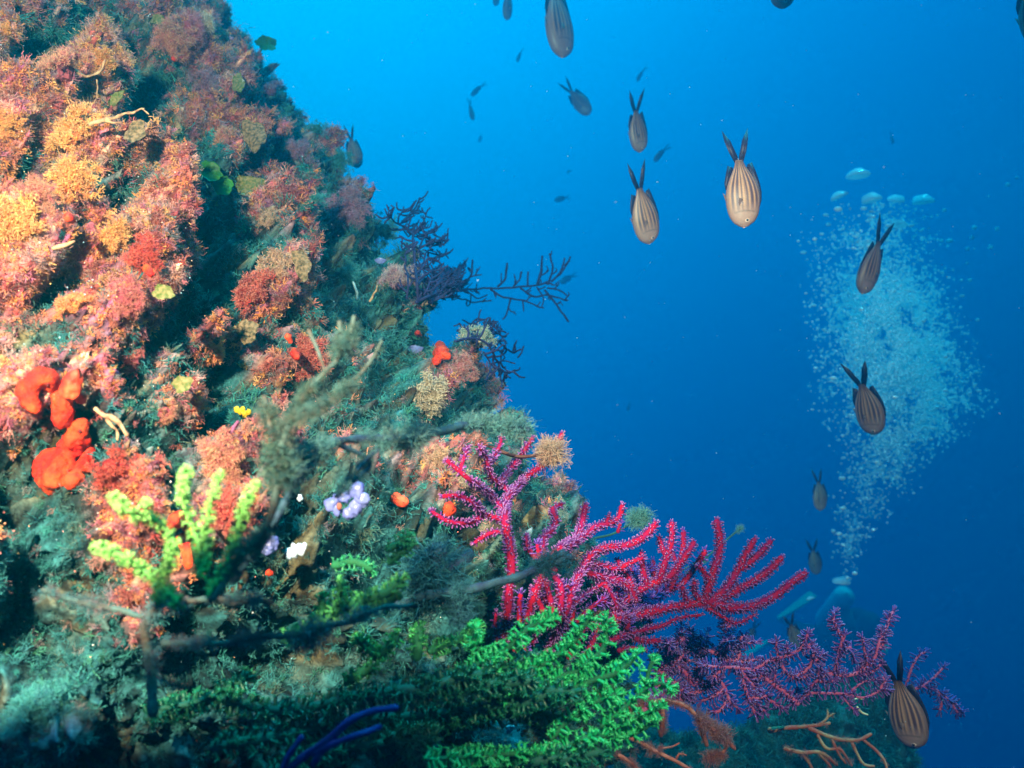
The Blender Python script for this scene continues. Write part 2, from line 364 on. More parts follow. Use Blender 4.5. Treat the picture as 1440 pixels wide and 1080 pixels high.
# bushy clumps one can tell apart
def clump(px, py, rpx, name, label, cat, cols, tipc, tip=.6, m=None, templates=None, n=26, out=0.35, group=None):
    p, nn = on_reef(px, py); r = rpx / FPX * p[1]
    q = unit(rng.normal(size=(n, 3))); q[np.einsum('ij,j->i', q, nn) < -.25] *= -1
    n = int(n * 5); q = unit(rng.normal(size=(n, 3)) + nn * .9); t1 = unit(np.cross(nn, [.3, .1, 1])); t2 = np.cross(nn, t1); ga = rng.uniform(0, 6.283, n); gr = np.sqrt(rng.random(n)) * (.75 + .45 * np.sin(ga * 3 + px) * np.sin(ga * 2 + py))
    pos = p + (t1 * (np.cos(ga) * gr)[:, None] + t2 * (np.sin(ga) * gr)[:, None]) * r; pos = pos + nn * (r * (.15 + .55 * np.clip(1 - gr ** 2, 0, 1) * (.8 + .7 * noise(pos * 1.8 / r))))[:, None]; A = Acc()
    for k, (Vt, Ft, tt) in enumerate(templates or T_knob):
        s = (np.arange(n) % len(templates or T_knob)) == k
        if not s.any(): continue
        V, F = stamp(Vt, Ft, pos[s], q[s], r * rng.uniform(.10, .28, s.sum()))
        b = np.array(cols)[rng.integers(0, len(cols), s.sum())] * rng.uniform(.55, 1.25, (s.sum(), 1))
        C = b[:, None] * (1 - tip * tt[None, :, None] ** 2) + np.array(tipc) * tip * tt[None, :, None] ** 2
        A.add(V, T=F, C=C.reshape(-1, 3))
    # the matted heart of the clump
    E, Q = ellipsoid(np.zeros(3), r * .36, 14, 10); E = E * (1 + .35 * noise(E * 9 / r)[:, None]); A.add(E + p + nn * r * .2, Q=Q, C=np.array(cols[0]) * .6)
    o = A.build(name, m or M_TURF, smooth=False, origin=None)
    me = o.data
    me.transform(Matrix.Translation(Vector(tuple(-p)))); o.location = tuple(p)
    return tag(o, label, cat, group)
ORC = [(.76, .28, .05), (.72, .34, .08), (.74, .22, .08)]; ORT = (.95, .74, .34)
PKC = [(.54, .13, .17), (.44, .06, .12), (.58, .20, .16)]; PKT = (.88, .44, .30)
MVC = [(.30, .13, .24), (.36, .16, .22), (.22, .18, .26)]; MVT = (.62, .46, .50)
TLC = [(.03, .22, .20), (.04, .28, .25), (.05, .20, .24)]; TLT = (.14, .58, .52)
SNC = [(.45, .36, .22), (.50, .42, .28), (.40, .34, .26)]; SNT = (.80, .74, .55)
REC = [(.42, .025, .025), (.46, .05, .035), (.34, .02, .04)]; RET = (.8, .26, .16)
CL = [
 (110, 195, 46, ORC, ORT, 'golden_algae_bush', 'large golden orange algae bush under the pale forked twig'),
 (110, 250, 40, ORC, ORT, 'golden_algae_bush', 'orange algae bush hanging just below the largest golden bush'),
 (95, 105, 46, PKC, ORT, 'pink_algae_bush', 'pink and orange feathery bush on the upper left ledge'),
 (140, 85, 28, ORC, ORT, 'golden_algae_bush', 'orange bush at the right end of the upper left ledge'),
 (5, 45, 20, ORC, ORT, 'golden_algae_bush', 'small orange tuft in the top left corner of the reef'),
 (8, 175, 26, ORC, ORT, 'golden_algae_bush', 'bright orange tuft at the left edge beside the largest golden bush'),
 (25, 320, 50, ORC, ORT, 'golden_algae_bush', 'broad orange growth at the left edge in the middle height of the reef'),
 (60, 275, 34, PKC, ORT, 'pink_algae_bush', 'pink orange bush between the broad left growth and the golden bush'),
 (150, 330, 34, ORC, ORT, 'golden_algae_bush', 'orange knobbly clump left of the crimson algae patch'),
 (215, 365, 34, REC, RET, 'crimson_algae_bush', 'crimson grainy algae bush left of the dark trench'),
 (175, 420, 36, PKC, PKT, 'pink_algae_bush', 'pale pink bush below the crimson bush beside an olive leaf'),
 (100, 430, 30, ORC, PKT, 'golden_algae_bush', 'small orange bush with curled pale twigs above the red sponges'),
 (190, 505, 34, PKC, PKT, 'pink_algae_bush', 'rosy bush over the dark hollow right of the red sponges'),
 (265, 35, 30, PKC, MVT, 'pink_algae_bush', 'pale pink bush near the top of the reef'),
 (285, 30, 24, SNC, SNT, 'cream_algae_bush', 'cream feathery tuft at the top of the reef near the outline'),
 (245, 60, 32, PKC, ORT, 'pink_algae_bush', 'salmon bush above the dark green hollow'),
 (290, 115, 28, MVC, MVT, 'mauve_algae_bush', 'mauve bush on the right rim of the dark green hollow'),
 (315, 195, 22, PKC, ORT, 'pink_algae_bush', 'small pink bush with curled ends above the brown leaf'),
 (390, 125, 20, MVC, MVT, 'mauve_algae_bush', 'mauve tuft close to the upper outline of the reef'),
 (420, 215, 26, MVC, MVT, 'mauve_algae_bush', 'pinkish grey bush near the outline beside the hiding fish'),
 (480, 225, 24, TLC, TLT, 'teal_algae_bush', 'teal bush on the outline just in front of the hiding fish'),
 (455, 150, 16, TLC, TLT, 'teal_algae_bush', 'small teal sprig standing up from the upper outline'),
 (380, 310, 20, SNC, PKT, 'pink_coralline_lump', 'pale pink coralline lump right of the olive green leaf'),
 (365, 415, 40, REC, PKT, 'crimson_algae_bush', 'crimson and cream bush on the knob right of the trench'),
 (400, 375, 34, SNC, PKT, 'cream_algae_bush', 'cream tangled bush with wiry ends on the knob right of the trench'),
 (495, 300, 36, MVC, MVT, 'mauve_algae_bush', 'round mauve bush on the outline below the hiding fish'),
 (550, 330, 26, TLC, TLT, 'teal_algae_bush', 'teal bush on the outline beside the upright dark sea fan'),
 (560, 395, 34, MVC, SNT, 'mauve_algae_bush', 'brownish mauve bush left of the dark sea fans'),
 (645, 450, 30, SNC, TLT, 'cream_algae_bush', 'sandy green bush on the outline under the spreading sea fan'),
 (430, 495, 36, REC, PKT, 'crimson_algae_bush', 'red speckled bush behind the thin overgrown branch'),
 (300, 495, 26, ORC, PKT, 'golden_algae_bush', 'peach fringed bush overhanging the lower end of the trench'),
 (600, 545, 40, SNC, SNT, 'cream_algae_bush', 'pale sandy bush below the small three lobed red sponge'),
 (650, 520, 28, PKC, SNT, 'pink_algae_bush', 'brown pink bush right of the small three lobed red sponge'),
 (325, 640, 44, PKC, ORT, 'pink_algae_bush', 'orange pink lump behind the yellow green sea whip'),
 (320, 720, 36, REC, PKT, 'crimson_algae_bush', 'dark red lump between the upright yellow green twigs'),
 (160, 660, 40, REC, RET, 'crimson_algae_bush', 'dark crimson growth right of the tall red sponge'),
 (230, 585, 24, PKC, ORT, 'pink_algae_bush', 'dusky pink fringed clump above the dark cavity'),
 (640, 670, 22, SNC, SNT, 'cream_algae_bush', 'cream sprig beside the left tips of the crimson sea fan'),
 (785, 712, 24, TLC, SNT, 'teal_algae_bush', 'greenish tuft behind the forks of the crimson sea fan'),
 (620, 640, 22, SNC, PKT, 'cream_algae_bush', 'cream tuft under the shaggy horizontal branch'),
 (745, 610, 20, TLC, TLT, 'teal_algae_bush', 'teal tuft at the outline above the crimson sea fan'),
 (490, 380, 26, TLC, TLT, 'teal_algae_bush', 'fluffy teal bush in the middle of the reef'),
 (440, 300, 30, TLC, TLT, 'teal_algae_bush', 'teal green bush right of the pale coralline lump'),
 (55, 1010, 60, TLC, TLT, 'teal_algae_bush', 'big blurred teal mound in the bottom left corner'),
 (30, 850, 45, TLC, TLT, 'teal_algae_bush', 'dark teal mound at the left edge under the red sponges'),
]
for (x, y, r_, cc, tc_, nm, lb) in CL:
    clump(x, y, r_, nm, lb, 'algae', cc, tc_, templates=(T_knob if cc in (ORC, REC, SNC) else T_soft + T_fine), n=max(16, int(r_ * 1.1)))
# ------------------------------------------------------------------ sponges, leaves, shells on the wall
M_SPONGE = mat('red_sponge_skin', (.48, .012, .005), rough=.8, spec=.3, color2=(.58, .06, .010), scale=70, bump=.9, bscale=330, var=.3)
M_SPONGE2 = mat('dark_red_sponge_skin', (.42, .02, .015), rough=.6, spec=.3, var=.3, color2=(.70, .09, .03), scale=70, bump=.4, bscale=300)
M_OSC = mat('sponge_opening', (.10, .01, .01), rough=.8)
def lobes(parts, base, bump=.30, freq=80):
    A = Acc()
    for pts, r0, r1 in parts:
        pth = smooth_path(pts, .0012); n = len(pth); t = np.linspace(0, 1, n)
        rad = (r0 + (r1 - r0) * t) * (1 + .38 * noise(pth * 70 + 3)) * (1 - .55 * (1 - np.minimum(t * 6, 1)) ** 2)
        V, Q = tube(pth, rad, 44); V0 = V.copy()
        V = V + unit(V - np.repeat(np.vstack([pth[:1], pth[:1], pth, pth[-1:], pth[-1:]]), 44, 0)) * ((.34 * fbm(V0 * 55, 2) + .16 * fbm(V0 * 230, 3) - .12 * sm(1 - np.abs(fbm(V0 * 120, 2)) / .10)) * max(r0, r1))[:, None]
        A.add(V, Q=Q)
    return A
def sponge(parts_px, name, label, m, lift=.0, dep=None, osc=()):
    parts = []; base = None
    for pts, r0, r1 in parts_px:
        w_ = []
        for (x, y) in pts:
            p, n_ = on_reef(x, y)
            d = (dep if dep else p[1]) - lift; w_.append(P(x, y, d))
        s = w_[0][1] / FPX; parts.append((np.array(w_), r0 * s, r1 * s))
        if base is None: base = w_[0]
    root = empty(name, base); tag(root, label, 'sponge')
    A = lobes(parts, base); A.build('sponge_body', m, root)
    for (x, y, r_) in osc:                               # the openings it breathes through
        p = P(x, y, base[1]); k = np.concatenate(A.V); k = k[(np.abs(k[:, 0] / k[:, 1] * FPX + CX - x) < 5) & (np.abs(-k[:, 2] / k[:, 1] * FPX + CY - y) < 5)]
        if len(k):
            q = k[np.argmin(k[:, 1])]; E, Q = ellipsoid(q, np.array([r_, r_ * .5, r_]) * q[1] / FPX, 12, 8); B = Acc(); B.add(E, Q=Q); B.build('opening', M_OSC, root)
    return root
sponge([([(48, 575), (40, 548), (58, 534), (78, 545), (86, 566), (86, 588)], 12, 17)], 'red_sponge', 'hooked bright red sponge lobe at the left edge of the reef', M_SPONGE, .008, osc=[(70, 545, 3)])
sponge([([(72, 685), (80, 660), (98, 635), (108, 615), (118, 600)], 24, 12), ([(100, 680), (118, 655), (126, 632)], 12, 9), ([(62, 680), (66, 650), (82, 640)], 16, 10)], 'red_sponge', 'tall glossy orange red sponge finger below the hooked red lobe', M_SPONGE, .008, osc=[(116, 604, 3)])
sponge([([(100, 560), (102, 540), (106, 528)], 13, 10), ([(112, 565), (114, 556)], 8, 7)], 'red_sponge', 'small dark red sponge knob above the tall orange red finger', M_SPONGE2, .02)
sponge([([(240, 742), (252, 728), (265, 740), (272, 748)], 11, 8), ([(258, 755), (262, 775), (265, 795)], 11, 8), ([(255, 770), (272, 768)], 7, 6)], 'orange_sponge', 'orange and red sponge behind the yellow green sea whip', M_SPONGE, .03)
sponge([([(618, 485), (620, 497)], 6, 7), ([(620, 497), (630, 502)], 7, 5), ([(619, 498), (613, 508)], 7, 5)], 'red_sponge', 'small three lobed red sponge near the outline of the reef', M_SPONGE, .012)
sponge([([(586, 468), (590, 472)], 5, 4)], 'red_sponge', 'tiny round red sponge up and left of the three lobed one', M_SPONGE2, .01)
sponge([([(404, 470), (408, 480)], 5, 4)], 'red_sponge', 'dark red sponge bead at the edge of the trench', M_SPONGE2, .012)
sponge([([(414, 492), (417, 503)], 6, 5)], 'orange_sponge', 'tiny orange red sponge on the red speckled bush', M_SPONGE, .035)
sponge([([(628, 712), (634, 716), (630, 722)], 8, 6)], 'orange_sponge', 'round orange sponge between the left arms of the crimson sea fan', M_SPONGE, .012)
sponge([([(555, 700), (566, 706)], 9, 7)], 'red_sponge', 'dull red sponge patch right of the lilac sea squirts', M_SPONGE2, .01)
sponge([([(242, 83), (246, 82)], 4, 4)], 'red_sponge', 'tiny red sponge on the rim of the dark green hollow', M_SPONGE, .02)
sponge([([(205, 375), (212, 385)], 7, 6)], 'red_sponge', 'round red sponge half hidden in the crimson algae', M_SPONGE, .045)
sponge([([(375, 803), (380, 806)], 6, 5)], 'red_sponge', 'small red sponge in the gloom under the overgrown stem', M_SPONGE, .03)
sponge([([(95, 305), (101, 307)], 8, 6)], 'red_sponge', 'dark red sponge between the orange growths at the left edge', M_SPONGE2, .03)

M_LEAF = mat('green_fan_leaf', (.012, .13, .018), rough=.5, spec=.3, color2=(.03, .22, .03), scale=70, trans=.35)
M_OLIVE = mat('olive_fan_leaf', (.07, .12, .02), rough=.7, spec=.2, color2=(.24, .22, .09), scale=330, trans=.2, bump=.4)
M_BROWN = mat('brown_fan_leaf', (.06, .055, .025), rough=.7, color2=(.26, .19, .10), scale=330, trans=.2, bump=.5)
def leaf_disc(px, py, rx, ry, ang, m, label, lift=.025, cup=.25, tilt=0.3):
    p, n_ = on_reef(px, py); c = P(px, py, p[1] - lift); s = c[1] / FPX
    nr, na = 9, 40; A = Acc(); a = np.linspace(0, 2 * np.pi, na, endpoint=False)
    rr = np.linspace(0, 1, nr)[1:]; edge = 1 + .09 * np.sin(a * 5 + px) + .08 * np.sin(a * 3 + py) + .05 * np.sin(a * 11 + px)
    ca, sa = np.cos(R(ang)), np.sin(R(ang)); sides = []
    for sg in (-1, 1):
        V = [np.array([[0, 0, 0]])]
        for r in rr:
            x = np.cos(a) * r * rx * edge; z = np.sin(a) * r * ry * edge
            y = cup * (r ** 2) * rx * .8 * np.sin(a * 2 + 1) + tilt * z + sg * .7 * (1 - .8 * r ** 4)
            V.append(np.stack([x * ca - z * sa, y, x * sa + z * ca], -1))
        V = np.concatenate(V) * s + c; T = [[0, 1 + k, 1 + (k + 1) % na] for k in range(na)]; Q = []
        for r in range(nr - 2):
            for k in range(na): b = 1 + r * na; Q.append([b + k, b + na + k, b + na + (k + 1) % na, b + (k + 1) % na])
        A.add(V, Q=np.array(Q), T=np.array(T))
    rim = 1 + (nr - 2) * na; h = len(V)
    A.Q.append(np.array([[rim + k, rim + (k + 1) % na, h + rim + (k + 1) % na, h + rim + k] for k in range(na)]))
    root = empty('fan_alga', p); tag(root, label, 'algae'); A.build('blade', m, root)
    st = np.array([p - n_ * .004, (p + c) / 2, c]); B = Acc(); V, Q = tube(smooth_path(st, .003), 1.3 * s, 6); B.add(V, Q=Q); B.build('stalk', m, root)
leaf_disc(296, 241, 19, 13, -35, M_LEAF, 'darker green oval leaf up and left of the olive leaf')
leaf_disc(314, 262, 14, 14, 0, M_LEAF, 'round green leaf touching the olive leaf', .035)
leaf_disc(349, 262, 29, 15, -8, M_OLIVE, 'wide olive leaf with a gritty pale rim in the middle of the reef')
leaf_disc(374, 61, 15, 11, -20, M_LEAF, 'dark green leaf on the upper outline of the reef', .02)
leaf_disc(335, 117, 9, 15, 10, M_OLIVE, 'upright olive leaf on the right rim of the dark hollow')
leaf_disc(357, 190, 17, 25, 25, M_BROWN, 'large brown leaf sprinkled with sand above the olive leaf')
leaf_disc(229, 411, 15, 11, -10, M_OLIVE, 'olive leaf under the crimson algae bush', .045)
leaf_disc(222, 28, 11, 8, -10, M_OLIVE, 'small olive leaf in the pink growth near the top')
leaf_disc(347, 466, 16, 18, 30, M_BROWN, 'dim brown leaf below the knob right of the trench', .01)
leaf_disc(424, 372, 12, 24, 20, M_BROWN, 'dark brown curled leaf on the cream tangled bush', .05)
leaf_disc(256, 540, 14, 12, 0, M_OLIVE, 'brown green leaf at the lower end of the trench', .03)
leaf_disc(164, 138, 14, 8, 45, M_OLIVE, 'pale olive blade left of the dark green hollow', .03)
leaf_disc(190, 185, 13, 18, -20, M_BROWN, 'sandy brown leaf right of the largest golden bush', .03)

M_LILAC = mat('lilac_sea_squirt', (.10, .13, .42), rough=.35, spec=.6, color2=(.18, .24, .56), scale=60, trans=.2)
M_WHITE = mat('white_sea_squirt', (.5, .6, .62), rough=.35, spec=.5, color2=(.3, .45, .55), scale=60)
M_INNER = mat('squirt_opening', (.22, .08, .05), rough=.7)
def blobs(name, label, cat, lst, m, lift=.02, part='lobe', inner=()):
    p, n_ = on_reef(*lst[0][:2]); d = p[1] - lift; s = d / FPX; root = empty(name, P(*lst[0][:2], d)); tag(root, label, cat)
    for (x, y, r_) in lst:
        E, Q = ellipsoid(np.zeros(3), r_ * s, 18, 12); E *= np.array([rng.uniform(.75, 1.1), .8, rng.uniform(.9, 1.3)]) * (1 + .5 * noise(E * 1.5 / (r_ * s) + x)[:, None]); A = Acc(); A.add(E + P(x, y, d), Q=Q); lo = A.build(part, m, root)
        if r_ > 6: E2, Q2 = ellipsoid(P(x + r_ * .2, y - r_ * .3, d) + np.array([0, -r_ * s * .72, 0]), np.array([.26, .2, .3]) * r_ * s, 12, 8); B = Acc(); B.add(E2, Q=Q2); o2 = B.build('siphon', M_INNER, lo)
    for (x, y, r_) in inner:
        E, Q = ellipsoid(P(x, y, d - .004), np.array([r_, r_ * .5, r_ * 1.3]) * s, 14, 9); A = Acc(); A.add(E, Q=Q); A.build('opening', M_INNER, root)
blobs('lilac_sea_squirt', 'ring of lilac sea squirts around a rusty gap on the dark slope', 'sea squirt', [(466, 709, 9), (474, 716, 8), (503, 690, 10), (510, 702, 9), (500, 715, 9), (490, 722, 8), (484, 699, 8), (473, 702, 7)], M_LILAC, .04, inner=[(477, 712, 4)])
blobs('lilac_sea_squirt', 'single lilac sea squirt left of the white one', 'sea squirt', [(379, 767, 10), (384, 764, 8), (377, 773, 8)], M_LILAC, .04)
blobs('white_sea_squirt', 'bright white sea squirt under the overgrown stem', 'sea squirt', [(406, 779, 7), (414, 775, 8), (423, 772, 7), (428, 767, 4)], M_WHITE, .045)
blobs('white_shell', 'tiny white shell among the lowest green plumes', 'shell', [(716, 1025, 5), (720, 1023, 4)], M_WHITE, .03)
blobs('white_shell', 'pinhead sized white shell above the lilac sea squirts', 'shell', [(422, 700, 4)], M_WHITE, .03)
blobs('yellow_sponge', 'cluster of tiny yellow sponge beads on a pink ledge', 'sponge', [(333, 576, 4), (338, 579, 4), (344, 582, 4), (350, 579, 4), (341, 575, 3)], mat('yellow_sponge_skin', (.55, .38, .01), rough=.5), .02, part='bead')
def shell_fan(px, py, r_, label, m):
    p, n_ = on_reef(px, py); c = P(px, py, p[1] - .012); s = c[1] / FPX; A = Acc(); na, nr = 24, 8
    a = np.linspace(-1.3, 1.3, na); rr = np.linspace(.05, 1, nr); RR, AA = np.meshgrid(rr, a)
    for sg in (-1, 1):
        x = RR * np.sin(AA) * r_ * 1.1; z = -RR * np.cos(AA) * r_ + r_ * .4; y = -(1 - RR ** 2) * r_ * .45 + .25 * np.cos(AA * 22) * RR + sg * .35
        V = np.stack([x, y, z], -1).reshape(-1, 3) * s + c; i = np.arange(na - 1)[:, None] * nr; j = np.arange(nr - 1)[None]
        A.add(V, Q=np.stack([i + j, i + j + 1, i + nr + j + 1, i + nr + j], -1).reshape(-1, 4))
    o = A.build('scallop_shell', m); o.data.transform(Matrix.Translation(Vector(tuple(-c)))); o.location = tuple(c); tag(o, label, 'shell')
shell_fan(583, 490, 12, 'pale lilac fan shaped shell left of the three lobed red sponge', M_LILAC)
shell_fan(535, 366, 8, 'small lilac shell near the outline beside the upright sea fan', M_LILAC)
# pale forked twigs on the left
M_TWIG = mat('sandy_twig', (.20, .12, .07), rough=.9, color2=(.46, .32, .17), scale=200, bump=.5)
def twig(paths, label, lift=.03, name='encrusted_twig', m=M_TWIG, dep=None):
    p, n_ = on_reef(*paths[0][0][0]); d = dep or (p[1] - lift); s = d / FPX; root = empty(name, P(*paths[0][0][0], d)); tag(root, label, 'twig')
    for pts, r0, r1 in paths:
        w_ = smooth_path(np.array([P(x, y, d) for x, y in pts]), .003); w_ = w_ + .0022 * np.stack([noise(w_ * 110 + k * 9) for k in range(3)], -1)
        rad = np.linspace(r0, r1, len(w_)) * s * .8 * (1 + .7 * noise(w_ * 260)); V, Q = tube(w_, rad, 8); A = Acc(); A.add(V, Q=Q); A.build('branch', m, root)
twig([([(125, 175), (145, 168), (168, 163), (188, 158), (203, 153)], 4, 2), ([(150, 168), (172, 173)], 3, 1.5), ([(200, 153), (208, 161)], 1.6, 1)], 'pale forked twig reaching over the dark green hollow', .038)
twig([([(100, 100), (125, 108), (140, 98), (150, 84)], 3.4, 2), ([(136, 112), (138, 138)], 2.2, 1.4)], 'cream twig across the upper left pink bush', .036)
twig([([(76, 350), (90, 346), (105, 340)], 4, 2.5)], 'short golden twig on the broad left growth', .034)
twig([([(134, 576), (148, 584), (160, 590), (170, 600), (180, 612)], 5, 3), ([(150, 590), (162, 606), (166, 622)], 3, 2)], 'cream and orange crust twig right of the tall red sponge', .024)
twig([([(497, 396), (502, 415), (505, 432)], 1.8, 2.6)], 'thin white quill standing on the middle of the reef', .05, 'white_quill', mat('white_quill', (.55, .8, .75), rough=.4))
twig([([(520, 424), (526, 412), (530, 402)], 2.4, 1.6)], 'short sandy twig beside the white quill', .02)
twig([([(595, 432), (603, 420), (604, 412)], 5, 2), ([(602, 424), (612, 430)], 4, 3)], 'yellowish crumpled piece of weed on the outline of the reef', .0, 'crumpled_weed')
# ------------------------------------------------------------------ sea fans and branches, each branch its own part
def polyp_template(arms, stalk_r, head_r, arm_len, hh):
    V = []; T = []; t = []
    n = 4                                                # stalk: 4-sided cone
    for k in range(n):
        a = 2 * np.pi * k / n; V.append([stalk_r * np.cos(a), stalk_r * np.sin(a), -.2]); t.append(0)
    for k in range(n):
        a = 2 * np.pi * k / n; V.append([head_r * .8 * np.cos(a), head_r * .8 * np.sin(a), hh]); t.append(.4)
    for k in range(n): k2 = (k + 1) % n; T += [[k, k2, n + k2], [k, n + k2, n + k]]
    b = len(V); V.append([0, 0, hh + head_r]); t.append(1.0)
    for k in range(n): T.append([n + k, n + (k + 1) % n, b])
    for k in range(arms):                                # tentacles
        a = 2 * np.pi * (k + .3) / arms; c, s = np.cos(a), np.sin(a); b = len(V); w_ = .26 * arm_len
        V += [[head_r * .3 * c - w_ * s, head_r * .3 * s + w_ * c, hh], [head_r * .3 * c + w_ * s, head_r * .3 * s - w_ * c, hh],
              [arm_len * c, arm_len * s, hh + arm_len * .55], [head_r * .3 * c, head_r * .3 * s, hh + .25 * arm_len]]
        t += [.5, .5, 1.0, .7]; T += [[b, b + 1, b + 2], [b, b + 3, b + 2], [b + 1, b + 3, b + 2]]
    return np.array(V, float), np.array(T), np.array(t)
POL_RED = polyp_template(0, .22, .34, 0, 1.0)
POL_LONG = polyp_template(0, .10, .16, 0, 1.0)
POL_STAR = polyp_template(6, .22, .34, .75, .75)
POL_FLUFF = polyp_template(6, .24, .32, .62, .9)

ZC = 20; _zx = ((PXf + 200) / ZC).astype(int); _zy = ((PYf + 200) / ZC).astype(int); ZM = np.full((100, 100), 9.0)
_ok = front_ok & (_zx >= 0) & (_zx < 100) & (_zy >= 0) & (_zy < 100); np.minimum.at(ZM, (_zy[_ok], _zx[_ok]), RPf[_ok, 1])
_zp = np.pad(ZM, 1, mode='edge'); ZM = np.min([_zp[a:a + 100, b:b + 100] for a in range(3) for b in range(3)], 0)
_zp = np.pad(np.minimum(ZM, 2.5), 1, mode='edge'); ZM = np.minimum(ZM, np.mean([_zp[a:a + 100, b:b + 100] for a in range(3) for b in range(3)], 0))
def clear_of_reef(x, y):                                # how far away a branch may be and still stand free of the wall
    gx, gy = np.clip((x + 200) / ZC - .5, 0, 98.9), np.clip((y + 200) / ZC - .5, 0, 98.9); a, b = int(gy), int(gx); f, g = gy - a, gx - b
    return (ZM[a, b] * (1 - f) * (1 - g) + ZM[a + 1, b] * f * (1 - g) + ZM[a, b + 1] * (1 - f) * g + ZM[a + 1, b + 1] * f * g) - .035
def colony(name, label, branches, dep, m, step=.0035, pol=None, pol_len=.003, spacing=.0021, pcol=None, ptip=None, pm=None,
           cat='sea fan', part='branch', group=None, wobble=.0, depth_fn=None, nseg=10, rough=.12, twigs=None, extra=None, pushback=0.0):
    """branches: (points in picture pixels[, per point depth], r0 px, r1 px)"""
    ph = rng.uniform(0, 50)
    def D(x, y):
        b = min(dep(x, y) if callable(dep) else dep, clear_of_reef(x, y))
        return b + .022 * noise(np.array([[x / 95.0, y / 95.0, ph]]))[0]
    x0, y0 = branches[0][0][0][:2]; root = empty(name, P(x0, y0, D(x0, y0))); tag(root, label, cat, group)
    PA = Acc(); allb = []
    for pts, r0, r1 in branches:
        w_ = np.array([P(x, y, D(x, y)) for x, y in [q[:2] for q in pts]]); allb.append((w_, r0 * w_[0][1] / FPX, r1 * w_[-1][1] / FPX))
    if twigs:                                            # short side twigs off the drawn branches
        per, L0, spread_, rr = twigs; more = []
        for w_, ra, rb in allb:
            pth = smooth_path(w_, step); ln = np.linalg.norm(np.diff(pth, axis=0), axis=1).sum()
            for k in range(int(ln * per)):
                q = rng.integers(1, max(2, len(pth) - 1)); t_ = unit(pth[min(q + 1, len(pth) - 1)] - pth[q - 1])
                sd = unit(np.cross(t_, [0, 1, 0])) * rng.choice([-1, 1]); d = unit(t_ * rng.uniform(.4, 1) + sd * spread_ + np.array([0, rng.normal() * .35, .15]))
                L = L0 * rng.uniform(.4, 1.2); p0 = pth[q]; p1 = p0 + d * L * .5; p2 = p1 + unit(d + np.array([0, 0, .5]) + rng.normal(size=3) * .25) * L * .5
                more.append((np.array([p0, p1, p2]), rr * 1.0, rr * .7))
                if rng.random() < .5: more.append((np.array([p1, p1 + unit(d + rng.normal(size=3) * .6) * L * .4, p1 + unit(d + np.array([0, 0, .4]) + rng.normal(size=3) * .4) * L * .7]), rr * .8, rr * .6))
        allb = [(a, b, c, 0) for a, b, c in allb] + [(a, b, c, 1) for a, b, c in more]
    else: allb = [(a, b, c, 0) for a, b, c in allb]
    side = Acc()
    for w_, ra, rb, small in allb:
        pth = smooth_path(w_, step)
        if wobble: pth = pth + wobble * np.stack([noise(pth * 60 + 13 * k) for k in range(3)], -1) * np.linspace(0, 1, len(pth))[:, None]
        rad = np.linspace(ra, rb, len(pth)) * (1 + rough * noise(pth * 160))
        V, Q = tube(pth, rad, nseg if not small else 6)
        if small: side.add(V, Q=Q)
        else: A = Acc(); A.add(V, Q=Q); A.build(part, m, root)
        if pol is not None:
            T, N, B = frames(pth); ln = np.linalg.norm(np.diff(pth, axis=0), axis=1).sum()
            area = 2 * np.pi * rad.mean() * ln; k = max(3, int(area / spacing ** 2))
            u = np.sort(rng.random(k)) * (len(pth) - 1); ui = np.minimum(u.astype(int), len(pth) - 2); f = (u - ui)[:, None]
            a = (np.arange(k) * 2.39996 + rng.normal(size=k) * .35)[:, None]
            c = pth[ui] * (1 - f) + pth[ui + 1] * f; dr = N[ui] * np.cos(a) + B[ui] * np.sin(a); rr_ = (rad[ui] * (1 - f[:, 0]) + rad[ui + 1] * f[:, 0])[:, None]
            tipb = (u / len(pth) > .97)[:, None]; nd = unit(dr + T[ui] * rng.uniform(-.1, .45, (k, 1)) + rng.normal(size=(k, 3)) * .12 + tipb * T[ui] * 1.2)
            V, F = stamp(pol[0], pol[1], c + dr * rr_ * .93, nd, pol_len * rng.uniform(.75, 1.2, k))
            bc = np.array(pcol) * rng.uniform(.8, 1.2, (k, 1)); C = bc[:, None] * (1 - pol[2][None, :, None] ** 3) + np.array(ptip) * pol[2][None, :, None] ** 3
            PA.add(V, T=F, C=C.reshape(-1, 3))
            # crowning polyps on the tip
            kk = 9; q = unit(T[-1] * 1.0 + rng.normal(size=(kk, 3)) * .6); V, F = stamp(pol[0], pol[1], pth[-1] + q * rad[-1] * .8, q, pol_len * rng.uniform(.75, 1.15, kk))
            C = np.array(pcol) * (1 - pol[2][None, :, None] ** 3) + np.array(ptip) * pol[2][None, :, None] ** 3; PA.add(V, T=F, C=np.repeat(C, kk, 0).reshape(-1, 3))
    if side.n: o = side.build('side_twigs', m, root); tag(o, kind='stuff')
    if PA.n: o = PA.build('polyps', pm, root, smooth=True); tag(o, kind='stuff')
    if extra: extra(root, allb)
    return root, allb

